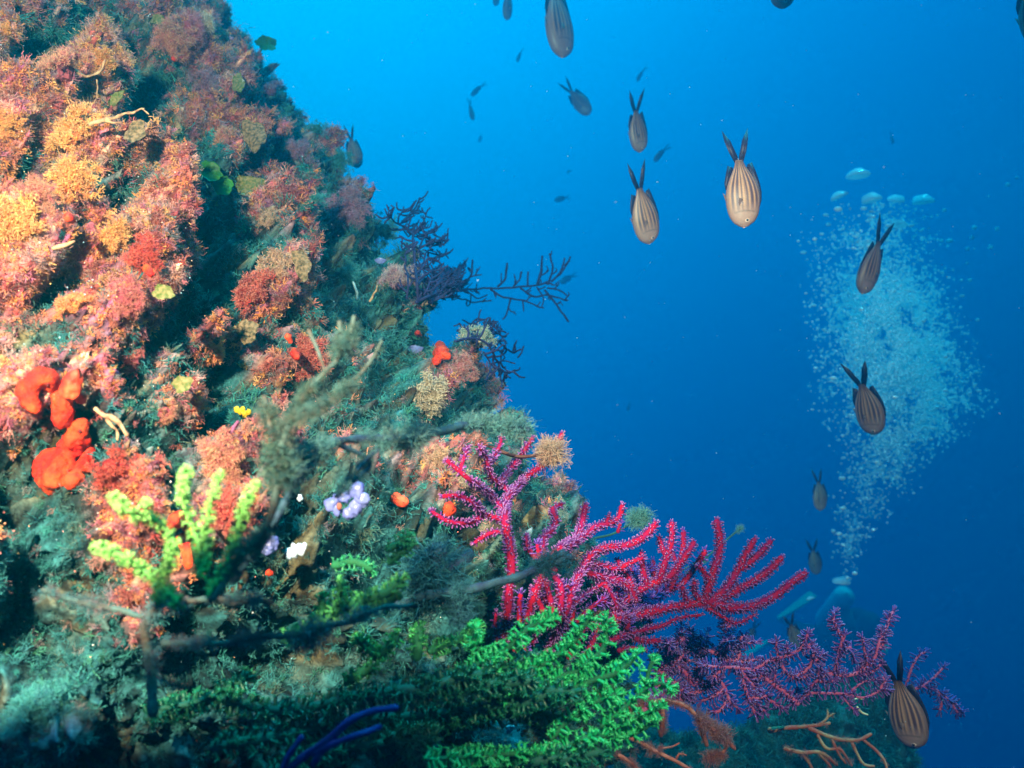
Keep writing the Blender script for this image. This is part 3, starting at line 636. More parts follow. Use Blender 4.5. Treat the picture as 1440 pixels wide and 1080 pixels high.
def thin(L, f=.77): return [(a, b * f, c * f) for a, b, c in L]
M_CRIM = mat('crimson_fan_bark', (.36, .003, .022), rough=.8, spec=.1, color2=(.24, .003, .045), scale=60, bump=.3, bscale=500)
M_POLYP = mat('fan_polyp', tint=True, rough=.4, spec=.5, trans=.25)
VIO, PALE = (.16, .012, .20), (.80, .48, .76)
def depA(x, y): return .80 + (y - 750) * -.0002 + (700 - x) * .0001
A_ = [
 ([(706, 905), (712, 872), (716, 832), (719, 790), (714, 755), (710, 730), (711, 708), (720, 690)], 7.5, 6.5),
 ([(720, 692), (735, 676), (752, 662), (768, 650), (781, 628), (790, 612)], 6, 5),
 ([(719, 694), (706, 683), (692, 671), (686, 655), (683, 642), (675, 630)], 5, 4), ([(686, 652), (695, 641), (703, 626), (706, 606)], 4.5, 3.2),
 ([(703, 680), (714, 664), (727, 648), (739, 631), (748, 617)], 5, 4.5),
 ([(710, 720), (696, 703), (681, 688), (661, 675), (645, 662), (629, 648)], 5.5, 4), ([(646, 662), (652, 646), (658, 629)], 4, 3),
 ([(708, 730), (692, 727), (680, 723), (668, 709), (655, 701), (640, 697), (624, 698)], 5.5, 4.2),
 ([(680, 725), (664, 734), (645, 736), (626, 731), (608, 720)], 4.8, 3.5), ([(713, 750), (695, 748), (681, 754), (668, 763)], 4.5, 3)]
colony('crimson_sea_fan', 'upright crimson sea fan with a fuzzy hydroid tuft caught on its top fork', thin(A_), depA, M_CRIM, pol=POL_RED, pol_len=.0023, spacing=.00255, pcol=VIO, ptip=PALE, pm=M_POLYP)
def depB(x, y): return .80 + (x - 860) * .00022
B_ = [
 ([(855, 885), (868, 872), (888, 866), (912, 862), (940, 855), (965, 851), (992, 847)], 8, 7),
 ([(990, 848), (998, 822), (1004, 800), (1011, 780), (1012, 755), (1008, 734)], 7.5, 6), ([(998, 818), (991, 806), (984, 797)], 5.5, 4.5),
 ([(998, 847), (1022, 826), (1038, 800), (1051, 776), (1060, 760)], 7.5, 5.5), ([(1042, 800), (1060, 786), (1073, 773), (1083, 762)], 6, 5),
 ([(1000, 849), (1038, 829), (1064, 815), (1084, 800), (1098, 785)], 8, 5.5), ([(1003, 849), (1030, 855), (1060, 852), (1090, 838), (1112, 820), (1131, 807)], 8.5, 5.5),
 ([(985, 849), (1000, 858), (1020, 870), (1034, 877), (1048, 872), (1061, 865)], 3.6, 2.6), ([(985, 846), (976, 832), (976, 819)], 6, 4), ([(972, 849), (962, 838), (960, 826)], 5, 4),
 ([(866, 871), (866, 858), (880, 848), (893, 834), (915, 822), (940, 811), (955, 795), (965, 780), (975, 764)], 7, 5.5),
 ([(928, 815), (935, 792), (941, 775), (945, 755), (945, 737)], 6, 5), ([(938, 784), (931, 770), (927, 757)], 5, 4),
 ([(910, 823), (905, 806), (903, 792), (902, 779)], 6, 5), ([(891, 832), (885, 815), (876, 800), (869, 789)], 6, 5),
 ([(866, 860), (856, 848), (848, 838)], 5, 4), ([(870, 845), (868, 832), (880, 822)], 4.5, 4),
 ([(845, 908), (868, 897), (890, 890), (912, 884), (932, 880), (950, 871), (966, 867), (985, 865)], 5.5, 2.5), ([(885, 893), (898, 900), (912, 902), (926, 901)], 5.5, 4.5), ([(870, 915), (885, 911), (905, 914)], 4.5, 3.5)]
colony('crimson_sea_fan', 'wide crimson sea fan reaching right with the tall finger pointing up', thin(B_), depB, M_CRIM, pol=POL_RED, pol_len=.0024, spacing=.00255, pcol=VIO, ptip=PALE, pm=M_POLYP)
C_ = [
 ([(772, 915), (782, 885), (795, 858), (805, 830), (818, 803), (828, 784), (850, 771), (880, 767), (904, 756), (922, 737)], 8, 6),
 ([(725, 915), (735, 880), (748, 848), (760, 815), (768, 788)], 7, 6.5), ([(768, 792), (763, 775), (764, 757), (776, 744), (782, 730), (777, 717), (788, 710)], 6.5, 5),
 ([(768, 789), (786, 773), (805, 760), (816, 745), (820, 727), (823, 713)], 7, 5.5), ([(798, 770), (820, 755), (836, 742), (852, 737), (866, 732), (872, 724), (875, 712)], 6, 5),
 ([(766, 790), (750, 781), (742, 768), (740, 755)], 5, 4), ([(823, 795), (845, 795), (868, 800), (885, 792), (902, 785)], 5.5, 4),
 ([(826, 806), (850, 812), (874, 816), (890, 832), (894, 845)], 6, 5), ([(853, 736), (856, 725)], 4, 3),
 ([(775, 885), (765, 862), (755, 840), (750, 828)], 5.5, 4.5), ([(780, 875), (776, 850), (770, 830), (768, 818)], 5.5, 5), ([(785, 868), (790, 845), (788, 822), (780, 812)], 6, 5),
 ([(795, 862), (812, 845), (830, 832), (850, 820), (868, 819)], 4.5, 3.2), ([(850, 822), (862, 838), (868, 855)], 4.5, 4), ([(722, 905), (716, 870), (714, 838), (716, 825)], 6, 4.5),
 ([(735, 870), (722, 850)], 5, 4), ([(748, 905), (760, 880)], 4.5, 4), ([(800, 925), (815, 895), (826, 872)], 6, 5), ([(822, 925), (836, 898), (842, 880)], 6, 5), ([(700, 905), (696, 880), (698, 862)], 3.5, 3)]
colony('crimson_sea_fan', 'dense middle crimson sea fan rising out of the bright green plumes', thin(C_), lambda x, y: .76 + (x - 780) * .0002, M_CRIM, pol=POL_RED, pol_len=.0023, spacing=.00255, pcol=VIO, ptip=PALE, pm=M_POLYP)
colony('crimson_sea_fan', 'dim violet crimson sea fan filling the gaps behind the bright crimson ones', [([(x * 1.0 + 16, y + 12) for x, y in a], b * .75, c * .75) for a, b, c in B_[10:17] + C_[5:15]], .93, M_CRIM, pol=POL_LONG, pol_len=.0042, spacing=.0034, pcol=(.14, .03, .34), ptip=(.5, .4, .85), pm=M_POLYP, twigs=(10, .02, .9, .0032))
M_ROSE = mat('rose_fan_bark', (.50, .07, .16), rough=.6, color2=(.58, .13, .24), scale=60, bump=.3, bscale=500)
RV, RPc = (.20, .05, .28), (.62, .50, .90)
D_ = [
 ([(905, 1000), (918, 972), (932, 940), (950, 915), (972, 905), (988, 912)], 6, 4), ([(930, 945), (945, 935), (962, 945), (975, 962), (985, 955)], 5, 4), ([(920, 965), (940, 958), (958, 968), (968, 982)], 5, 4),
 ([(915, 985), (935, 978), (952, 985), (966, 975)], 5, 4), ([(955, 914), (975, 912), (1000, 916), (1012, 920), (1030, 908), (1046, 894)], 4, 2.6), ([(1010, 920), (1034, 906), (1063, 903)], 3, 2.2), ([(1012, 921), (1035, 930), (1064, 928)], 3, 2.2),
 ([(1014, 922), (1030, 938), (1050, 934)], 2.6, 2), ([(968, 908), (974, 896), (970, 885)], 3.5, 3), ([(976, 910), (984, 895), (991, 902)], 3.5, 2.6), ([(940, 930), (948, 915), (940, 905)], 4, 3), ([(935, 955), (925, 940), (920, 925)], 4.5, 3.5)]
colony('rose_sea_fan', 'dense violet rose sea fan just right of the green plume tips', D_, .92, M_ROSE, pol=POL_LONG, pol_len=.0056, spacing=.0026, pcol=RV, ptip=RPc, pm=M_POLYP, twigs=(28, .028, .9, .0028))
E_ = [
 ([(1122, 990), (1105, 975), (1090, 964), (1074, 952), (1060, 943), (1040, 939), (1012, 938), (990, 936)], 5, 2.5), ([(1060, 943), (1078, 931), (1095, 925), (1110, 921), (1125, 912), (1136, 892)], 4, 3.2),
 ([(1095, 926), (1092, 912), (1092, 903)], 3, 2), ([(1108, 922), (1107, 911)], 3, 2.4), ([(1096, 927), (1104, 944), (1118, 951), (1138, 938), (1145, 916)], 3.6, 3), ([(1112, 950), (1122, 956), (1136, 950)], 3, 2.6),
 ([(1043, 943), (1047, 965), (1054, 985), (1062, 1004)], 3.8, 3.4), ([(1043, 944), (1060, 965), (1078, 982), (1100, 995)], 3.6, 3), ([(1062, 967), (1060, 985), (1075, 1000)], 3.4, 3), ([(1004, 950), (1018, 965), (1026, 985), (1036, 994)], 3.6, 3), ([(1018, 969), (1005, 978), (988, 985)], 3.4, 3), ([(1022, 986), (1012, 1000), (1002, 1001)], 3.2, 3), ([(1020, 940), (1004, 950)], 3, 3)]
colony('rose_sea_fan', 'thin stemmed pink sea fan in front of the lower ledge with drooping arms', thin(E_, .75), .90, M_ROSE, pol=POL_LONG, pol_len=.0062, spacing=.0027, pcol=RV, ptip=RPc, pm=M_POLYP, twigs=(26, .022, .9, .0018))
F_ = [
 ([(1118, 990), (1133, 976), (1145, 960), (1165, 948), (1190, 950), (1215, 942), (1230, 925), (1236, 905), (1245, 885), (1255, 861)], 4.2, 2.8), ([(1174, 948), (1178, 925), (1182, 910), (1187, 894)], 4, 3), ([(1182, 918), (1195, 910), (1200, 924)], 3.2, 2.6),
 ([(1220, 937), (1216, 915), (1213, 898)], 3.8, 2.6), ([(1233, 915), (1242, 905), (1240, 890)], 3.4, 2.6), ([(1205, 946), (1222, 948), (1238, 935)], 3.2, 2.6),
 ([(1112, 988), (1140, 975), (1165, 975), (1190, 976), (1215, 981), (1238, 971), (1246, 970)], 3.2, 2), ([(1184, 976), (1190, 986), (1200, 997)], 2.2, 1.8), ([(1197, 972), (1212, 960), (1232, 955)], 2.2, 1.5)]
colony('rose_sea_fan', 'rose sea fan with the highest tip beside the lowest striped fish', thin(F_, .75), .93, M_ROSE, pol=POL_LONG, pol_len=.0062, spacing=.0027, pcol=RV, ptip=RPc, pm=M_POLYP, twigs=(22, .020, .9, .0018))
G_ = [([(1262, 985), (1280, 972), (1298, 964), (1311, 955), (1326, 939)], 2.6, 1.6), ([(1298, 965), (1316, 971), (1334, 985), (1346, 1001)], 2.6, 2), ([(1320, 973), (1324, 988), (1322, 998)], 2.4, 2), ([(1270, 978), (1280, 945), (1290, 924), (1300, 917)], 2, 1.6), ([(1334, 985), (1344, 990), (1352, 1000)], 2, 1.6)]
colony('violet_sea_fan', 'small violet sea fan sticking out right of the lowest striped fish', G_, 1.12, M_ROSE, pol=POL_LONG, pol_len=.0074, spacing=.0034, pcol=(.08, .05, .30), ptip=(.35, .35, .8), pm=M_POLYP, twigs=(12, .018, .9, .0022))

# bright green plumed colony in the foreground
M_GREEN = mat('green_fan_bark', (.006, .09, .03), rough=.8, color2=(.01, .14, .05), scale=80)
GP, GT = (.012, .50, .15), (.10, .98, .30)
def depG(x, y): return .60 + (x - 850) * .00022 - (y - 980) * .0001
GR = [
 ([(640, 950), (700, 920), (728, 898), (755, 880), (776, 871)], 9, 11), ([(690, 952), (760, 935), (797, 908), (815, 884), (829, 869)], 9, 10),
 ([(700, 978), (790, 952), (830, 932), (850, 904), (855, 876)], 9, 10), ([(820, 948), (850, 930), (868, 912), (878, 902)], 8, 8), ([(740, 988), (820, 962), (860, 950), (882, 934), (894, 924)], 9, 10),
 ([(775, 1040), (800, 1012), (822, 998), (845, 985), (866, 975)], 9, 9), ([(600, 1068), (700, 1062), (780, 1056), (830, 1036), (872, 1036), (900, 1030), (914, 1021)], 9, 8),
 ([(845, 1022), (888, 986), (910, 966), (920, 934)], 7, 7), ([(912, 966), (928, 961), (943, 967)], 6, 5), ([(850, 1030), (885, 1016), (905, 1006), (926, 994)], 7, 7),
 ([(690, 925), (672, 915), (668, 900), (672, 888)], 7, 7)]
colony('green_sea_fan', 'bright green plumed sea fan in front at the bottom with fluffy arms', [(a, b * .38, c * .46) for q, (a, b, c) in enumerate(GR) if q not in (3,)], depG, M_GREEN, wobble=.003, pol=POL_FLUFF, pol_len=.0046, spacing=.0032, pcol=GP, ptip=GT, pm=M_POLYP, cat='sea fan')
GR2 = [([(400, 900), (430, 885), (460, 868), (490, 850), (525, 840), (548, 832), (562, 818)], 8, 7), ([(440, 882), (455, 862), (452, 845)], 6, 6), ([(470, 862), (478, 838), (478, 822)], 5, 5), ([(500, 848), (530, 850), (552, 842)], 6, 7)]
colony('green_sea_fan', 'yellowish green plumed branch on the dark slope left of the middle', GR2, .50, M_GREEN, pol=POL_FLUFF, pol_len=.0030, spacing=.0034, pcol=(.05, .34, .07), ptip=(.16, .74, .22), pm=M_POLYP)
GR3 = [([(530, 925), (520, 912), (506, 900)], 7, 6), ([(530, 925), (545, 912), (556, 898)], 7, 7)]
colony('green_sea_fan', 'small V shaped green plume on the dark slope', GR3, .56, M_GREEN, pol=POL_FLUFF, pol_len=.0032, spacing=.0036, pcol=(.03, .30, .06), ptip=(.10, .66, .18), pm=M_POLYP)
GR4 = [([(488, 958), (502, 950), (522, 938)], 7, 7)]
colony('green_sea_fan', 'short single green plume below the V shaped one', GR4, .56, M_GREEN, pol=POL_FLUFF, pol_len=.0032, spacing=.0036, pcol=(.03, .30, .06), ptip=(.10, .66, .18), pm=M_POLYP)
GR5 = [([(585, 925), (588, 905), (590, 886)], 8, 7), ([(605, 915), (635, 903), (662, 895), (672, 884)], 6, 6), ([(645, 900), (660, 890), (668, 880)], 5, 5)]
colony('green_sea_fan', 'dim green plume standing behind the bright green arms', GR5, .62, M_GREEN, pol=POL_FLUFF, pol_len=.0032, spacing=.0038, pcol=(.025, .28, .06), ptip=(.09, .60, .20), pm=M_POLYP)
GR6 = [([(545, 772), (560, 765), (572, 755)], 6, 5), ([(548, 790), (566, 776), (576, 768)], 6, 6), ([(470, 795), (500, 790), (520, 800)], 6, 5)]
colony('green_sea_fan', 'turquoise green sprigs below the lilac sea squirts', GR6, .56, M_GREEN, pol=POL_FLUFF, pol_len=.003, spacing=.0038, pcol=(.02, .25, .09), ptip=(.06, .60, .26), pm=M_POLYP)
DG = [([(205, 1010), (300, 985), (400, 1000), (480, 985), (560, 975), (650, 968), (740, 955)], 7, 8), ([(300, 1050), (420, 1030), (520, 1012), (620, 1005), (740, 985), (800, 970)], 8, 8), ([(215, 1000), (270, 988), (310, 975), (345, 950)], 5, 4), ([(380, 1085), (470, 1055), (560, 1040), (600, 1048)], 8, 8), ([(560, 985), (620, 962), (690, 945), (750, 925)], 7, 7), ([(600, 1020), (680, 1006), (740, 1000), (775, 1012)], 6, 6), ([(640, 1080), (700, 1072), (770, 1070), (840, 1055)], 7, 7), ([(520, 1060), (545, 1040), (580, 1032), (610, 1042)], 8, 7), ([(560, 1100), (575, 1075), (600, 1062)], 8, 8)]
colony('green_sea_fan', 'long green arms coloured dark as in shade sweeping low across the bottom of the reef', DG, lambda x, y: .53 + (x - 205) * .0001 + .02 * np.sin(y * .07), mat('shaded_green_bark', (.01, .10, .06)), pol=POL_FLUFF, pol_len=.0046, spacing=.0038, pcol=(.006, .12, .06), ptip=(.02, .34, .16), wobble=.004, pm=M_POLYP)  # darker green paints in the shade on the bright fan's rear arms

# yellow green sea whip on the left
M_LIME = mat('lime_whip_bark', (.10, .36, .07), rough=.6, color2=(.14, .45, .09), scale=80)
LW = [([(250, 848), (225, 822), (200, 802), (176, 785), (155, 776), (139, 769)], 8, 8), ([(222, 850), (228, 812), (240, 785), (243, 762), (232, 742), (214, 731), (195, 728), (176, 716), (162, 701)], 7, 5.5),
      ([(204, 730), (205, 718), (205, 708)], 5, 4.5), ([(278, 812), (284, 790), (278, 762), (268, 735), (259, 705), (257, 684), (261, 664)], 6.5, 5.5), ([(286, 795), (291, 745), (296, 710), (303, 688), (308, 670)], 5, 4),
      ([(292, 838), (318, 795), (334, 745), (345, 708), (358, 684)], 6, 5)]
colony('yellow_green_sea_whip', 'lime sea whip with curled knobbly fingers in the left foreground', [(a, b * .62, c * .62) for a, b, c in LW], lambda x, y: .385, M_LIME, pol=POL_STAR, pol_len=.0021, spacing=.0019, pcol=(.16, .60, .10), ptip=(.5, 1.0, .32), pm=M_POLYP, cat='sea whip')

# dead branches overgrown with fuzz
M_FUZZ = mat('branch_fuzz', tint=True, rough=.85, spec=.1, trans=.3)
def fuzz(amount, size, cols, tipc, tip=.45, templates=None, gates=None):
    def f(root, allb):
        A = Acc(); tp = templates or T_fine
        for bi, (w_, ra, rb, small) in enumerate(allb):
            if gates and bi not in gates: continue
            mul = gates[bi] if gates else 1.0
            pth = smooth_path(w_, .003); ln = np.linalg.norm(np.diff(pth, axis=0), axis=1).sum(); k = int(ln * amount)
            if k < 1: continue
            u = rng.random(k) * (len(pth) - 1); q = u.astype(int); T, N, B = frames(pth); a = rng.uniform(0, 6.28, (k, 1)); n_ = N[q] * np.cos(a) + B[q] * np.sin(a)
            cl = np.clip(.55 + noise(pth[q] * 45) * 1.2, .25, 1.4)
            for j, (Vt, Ft, tt) in enumerate(tp):
                s = np.arange(k) % len(tp) == j
                if not s.any(): continue
                V, F = stamp(Vt, Ft, pth[q][s] + n_[s] * ra * .6, unit(n_[s] + np.array([0, 0, .25])), rng.uniform(size[0], size[1], s.sum()) * mul * cl[s])
                b = np.array(cols)[rng.integers(0, len(cols), s.sum())] * rng.uniform(.7, 1.25, (s.sum(), 1))
                C = b[:, None] * (1 - tip * tt[None, :, None] ** 2) + np.array(tipc) * tip * tt[None, :, None] ** 2; A.add(V, T=F, C=C.reshape(-1, 3))
        if A.n: tag(A.build('fuzz', M_FUZZ, root, smooth=False), kind='stuff')
    return f
M_BARK = mat('overgrown_bark', (.05, .045, .03), rough=.85, color2=(.04, .10, .09), scale=70, bump=.8, bscale=240)
M_NAVY = mat('dark_branch_bark', (.006, .02, .05), rough=.8, color2=(.015, .06, .08), scale=60, bump=.4)
BR = [(.02, .085, .08), (.04, .08, .05), (.08, .06, .04), (.015, .08, .09)]
S_ = [([(300, 842), (330, 795), (355, 765), (377, 736), (387, 700), (392, 660), (394, 625), (405, 596)], 10, 9), ([(405, 598), (416, 572), (438, 546), (458, 525), (474, 503), (482, 480), (480, 455)], 7, 5),
      ([(458, 523), (448, 498), (440, 478), (432, 462)], 3.6, 4.2), ([(408, 592), (440, 580), (478, 555), (508, 527), (528, 500), (538, 482)], 4.5, 3.5), ([(380, 600), (375, 575), (372, 560)], 6, 7), ([(476, 500), (495, 470), (500, 450)], 5, 6)]
colony('overgrown_branch', 'tall thin forked dead branch overgrown with teal fuzz in the foreground', [(a, b * .55, c * .6) for a, b, c in S_], lambda x, y: .40 + (600 - y) * .0001, M_BARK, nseg=12, rough=.3, wobble=.002, cat='dead branch', extra=fuzz(2200, (.004, .009), BR, (.14, .30, .24), gates={0: 1.1, 1: .75, 3: .8, 4: 1.7, 5: 1.9}))
S2 = [([(385, 735), (410, 690), (428, 660), (445, 638), (470, 622), (510, 618), (570, 616), (630, 603), (690, 597), (742, 604)], 6, 6), ([(470, 622), (520, 650), (490, 680), (470, 700)], 3.5, 3), ([(560, 616), (520, 640), (500, 662)], 3, 3), ([(385, 738), (350, 785), (330, 815)], 7, 7)]
colony('overgrown_branch', 'long horizontal branch wrapped in shaggy blue green fuzz', S2, lambda x, y: .43 + max(0, x - 420) * .0005, M_NAVY, nseg=12, rough=.3, wobble=.002, cat='dead branch', extra=fuzz(1500, (.006, .013), [(.03, .13, .13), (.05, .15, .13), (.03, .10, .12), (.08, .12, .10)], (.14, .36, .34), gates={0: 1.0, 1: .5, 2: .5, 3: .6}))
S3 = [([(560, 850), (600, 838), (650, 830), (700, 820), (735, 808), (762, 797), (785, 788), (802, 782)], 7, 5), ([(655, 832), (640, 845), (648, 870)], 5, 4), ([(762, 797), (775, 785), (790, 776)], 5, 6)]
colony('overgrown_branch', 'navy blue branch crossing in front of the crimson sea fan', S3, lambda x, y: .60, M_NAVY, nseg=12, rough=.3, wobble=.002, cat='dead branch', extra=fuzz(1900, (.004, .010), [(.015, .06, .09), (.02, .09, .10)], (.05, .22, .26)))
S4 = [([(590, 850), (600, 815), (610, 790), (616, 775)], 12, 16), ([(600, 815), (640, 795), (660, 780)], 9, 9)]
colony('overgrown_branch', 'thick teal cushion of fuzz below left of the crimson sea fan', S4, lambda x, y: .62, M_NAVY, nseg=12, rough=.3, cat='dead branch', extra=fuzz(1900, (.012, .022), [(.015, .09, .11), (.02, .11, .12), (.015, .07, .10)], (.06, .28, .30)))
S5 = [([(230, 905), (310, 905), (380, 895), (430, 893), (480, 878), (530, 860), (580, 850)], 9, 7), ([(215, 1005), (212, 940), (205, 880), (225, 850)], 14, 12), ([(225, 850), (290, 845), (340, 842), (380, 850)], 9, 7), ([(60, 830), (120, 850), (200, 865)], 8, 9)]
colony('overgrown_branch', 'dark overgrown base of the branches in the lower left', [(a, b * .5, c * .5) for a, b, c in S5], lambda x, y: .44, M_BARK, nseg=12, rough=.35, wobble=.003, cat='dead branch', extra=fuzz(1200, (.003, .009), [(.05, .13, .14), (.16, .09, .09), (.04, .18, .19)], (.2, .38, .38)))
NV = [([(395, 1090), (430, 1062), (462, 1040), (490, 1015), (520, 1001), (556, 996)], 6, 5), ([(440, 1060), (490, 1038), (515, 1030), (534, 1022)], 5, 4), ([(395, 1090), (405, 1065), (415, 1050), (424, 1037)], 5, 5), ([(440, 1075), (462, 1045), (486, 1017)], 5, 5)]
colony('bare_navy_branch', 'smooth navy blue fingers of a bare branch at the bottom edge', NV, lambda x, y: .42, mat('navy_bare_bark', (.006, .014, .15), rough=.6, spec=.3), nseg=12, rough=.3, cat='dead branch')
M_RUST = mat('rusty_dead_bark', (.42, .10, .055), rough=.8, color2=(.50, .20, .13), scale=90, bump=.7, bscale=300)
RU = [(.36, .12, .10), (.42, .17, .11), (.30, .10, .12)]
K_ = [([(905, 990), (925, 985), (950, 988), (968, 995), (985, 1012), (1003, 1026), (1020, 1036), (1034, 1052)], 6, 5), ([(930, 988), (932, 1008), (930, 1032)], 5, 6), ([(988, 1014), (988, 1030), (992, 1046)], 6, 6), ([(1005, 1028), (1022, 1046), (1012, 1062), (988, 1066)], 4, 3), ([(905, 990), (895, 1000), (880, 995)], 5, 4)]
colony('rusty_dead_branch', 'thick rusty dead branch hung with fluff right of the green plumes', [(a, b * .6, c * .6) for a, b, c in K_], .86, M_RUST, nseg=10, rough=.35, wobble=.002, cat='dead branch', extra=fuzz(1400, (.005, .012), RU, (.62, .34, .26)))
K2 = [([(880, 1035), (902, 1045), (925, 1058), (950, 1070), (975, 1085)], 5, 4), ([(950, 1070), (955, 1060), (965, 1062)], 2.5, 2), ([(930, 1052), (945, 1050), (955, 1045)], 2, 1.6), ([(870, 1062), (890, 1075), (905, 1095)], 5, 5)]
colony('rusty_dead_branch', 'pinkish dead branch running off the bottom edge', [(a, b * .6, c * .6) for a, b, c in K2], .80, M_RUST, nseg=10, rough=.35, cat='dead branch', extra=fuzz(1100, (.003, .008), RU, (.70, .42, .34)))
M_CREAM = mat('cream_dead_bark', (.40, .26, .13), rough=.8, color2=(.34, .08, .05), scale=60, bump=.5)
K3 = [([(1082, 1027), (1110, 1023), (1140, 1021), (1166, 1018)], 4, 2), ([(1150, 1020), (1164, 1010), (1166, 998)], 2, 1.4), ([(1164, 1008), (1176, 1004)], 1.5, 1), ([(1138, 1024), (1165, 1035), (1192, 1042), (1214, 1037), (1224, 1032)], 3.4, 2.4), ([(1214, 1040), (1232, 1056), (1242, 1068), (1248, 1082)], 2.4, 2), ([(1198, 1044), (1206, 1062), (1214, 1074), (1228, 1076)], 2.6, 2), ([(1150, 1034), (1158, 1048), (1166, 1054), (1180, 1052), (1190, 1064), (1198, 1075)], 2.4, 1.8), ([(1170, 1040), (1180, 1060), (1190, 1072)], 2, 1.6)]
colony('thin_dead_branch', 'cream and red dead branch above the lower right ledge', K3, .95, M_CREAM, nseg=8, rough=.3, wobble=.002, cat='dead branch', twigs=(12, .014, .9, .0012), extra=fuzz(500, (.002, .005), RU, (.7, .5, .35)))
K4 = [([(1104, 1053), (1128, 1058), (1152, 1058), (1176, 1074)], 3, 2.4), ([(1128, 1060), (1138, 1072), (1142, 1082)], 2.4, 2), ([(1152, 1060), (1168, 1078)], 2.2, 2)]
colony('thin_dead_branch', 'reddish dead twig at the bottom edge under the cream branch', K4, .95, M_CREAM, nseg=8, rough=.3, wobble=.002, cat='dead branch', twigs=(12, .012, .9, .0012), extra=fuzz(500, (.002, .005), RU, (.7, .5, .35)))
K5 = [([(1205, 994), (1212, 1002), (1220, 1005)], 1.6, 1.2), ([(1196, 988), (1205, 982), (1216, 984)], 1.2, 1)]
colony('thin_dead_branch', 'tiny cream twig tip under the rose sea fan', K5, .93, mat('cream_twig', (.8, .75, .4)), nseg=6, cat='dead branch')

# dark sea fans against the water
M_SHADE = mat('dark_fan_bark', (.008, .012, .055), rough=.8, color2=(.014, .016, .07), scale=40)
H1 = [([(588, 425), (586, 395), (583, 370), (582, 350), (581, 330), (582, 316)], 3, 2.2), ([(581, 330), (572, 323), (561, 315), (552, 309), (545, 301), (541, 294)], 2, 1.4), ([(560, 315), (561, 304), (567, 296), (568, 291)], 1.8, 1.4), ([(548, 305), (546, 298), (552, 295)], 1.4, 1.1),
      ([(562, 316), (572, 305), (580, 295), (587, 285), (590, 278)], 2, 1.6), ([(580, 298), (588, 300), (593, 296)], 1.6, 1.2), ([(582, 329), (591, 322), (597, 311), (600, 299), (606, 293)], 2, 1.4), ([(600, 305), (608, 308)], 1.4, 1.1), ([(588, 355), (594, 338), (604, 325), (614, 320), (622, 312)], 2, 1.3),
      ([(598, 333), (612, 340), (621, 334), (630, 330)], 1.8, 1.2), ([(610, 339), (620, 346)], 1.4, 1.1), ([(585, 392), (594, 372), (600, 355), (610, 348)], 2.2, 1.5), ([(587, 402), (600, 386), (612, 377), (622, 372)], 2.2, 1.4), ([(600, 365), (612, 362), (626, 357)], 1.8, 1.3), ([(572, 420), (574, 395), (570, 372), (572, 352)], 2, 1.5), ([(596, 415), (606, 395), (608, 380)], 2, 1.6)]
colony('dark_sea_fan', 'upright dark sea fan standing out from the reef into the blue water', thin(H1), lambda x, y: 1.46, M_SHADE, nseg=7, rough=.15, wobble=.003, twigs=(45, .022, .9, .0015))
H2 = [([(585, 425), (612, 414), (650, 408), (690, 405), (728, 404), (760, 400), (782, 390), (795, 376), (802, 362)], 3.2, 1.8), ([(648, 408), (656, 395), (664, 385), (664, 366)], 2, 1.6), ([(640, 400), (655, 393), (668, 388), (676, 386)], 1.6, 1.3), ([(700, 403), (711, 392), (712, 380), (712, 372)], 2, 2.2), ([(722, 403), (731, 393), (733, 382)], 1.8, 1.8), ([(742, 402), (742, 383)], 1.8, 1.8),
      ([(756, 400), (761, 380), (762, 361)], 3, 2), ([(770, 400), (777, 378), (773, 357)], 2, 1.8), ([(776, 396), (788, 382), (794, 364)], 2, 1.6), ([(690, 407), (708, 418), (733, 422), (755, 431), (765, 433)], 2, 1.4), ([(732, 405), (750, 417), (770, 415), (788, 420), (798, 421)], 2, 1.5), ([(766, 408), (780, 425), (790, 440), (799, 452)], 2, 2), ([(718, 420), (713, 438), (707, 450)], 1.8, 1.4), ([(770, 405), (785, 408), (797, 416)], 1.8, 1.4), ([(735, 422), (736, 437)], 1.5, 1.2), ([(755, 404), (764, 420), (762, 432)], 1.6, 1.2), ([(600, 420), (640, 418), (665, 425), (690, 424)], 2.2, 1.4), ([(660, 412), (672, 420), (684, 414)], 1.6, 1.3)]
colony('dark_sea_fan', 'wide dark sea fan stretching right across the open water', thin(H2), lambda x, y: 1.50 + (x - 590) * .0004, M_SHADE, nseg=7, rough=.15, wobble=.003, twigs=(40, .018, .9, .0014))
H3 = [([(605, 425), (615, 405), (622, 385)], 4, 3), ([(615, 408), (632, 392), (640, 378)], 3, 2.6), ([(612, 415), (640, 402), (648, 392)], 2.6, 2)]
colony('dark_sea_fan', 'round bushy dark sea fan between the upright and the wide one', H3, 1.62, M_SHADE, nseg=7, twigs=(330, .024, 1.0, .0014))
H4 = [([(640, 480), (660, 476), (676, 478), (690, 490), (698, 508), (704, 525), (706, 545)], 2.6, 1.8), ([(655, 478), (668, 466), (680, 460), (688, 452), (690, 446)], 2, 1.5), ([(650, 468), (662, 455), (672, 448), (677, 436)], 1.8, 1.4), ([(686, 485), (697, 478), (708, 487), (722, 496), (733, 490)], 2, 1.6), ([(692, 470), (704, 470), (712, 484)], 1.6, 1.3), ([(700, 516), (714, 524), (731, 518)], 2, 1.5), ([(680, 495), (690, 515), (684, 535)], 1.8, 1.4), ([(728, 503), (734, 495), (735, 486)], 1.6, 1.4), ([(676, 460), (690, 468), (706, 462)], 1.6, 1.2), ([(690, 512), (708, 508), (724, 512)], 1.6, 1.3)]
colony('dark_sea_fan', 'dark sea fan drooping from the outline below the wide one', thin(H4), lambda x, y: 1.34, M_SHADE, nseg=7, rough=.15, wobble=.003, twigs=(42, .018, .9, .0015))

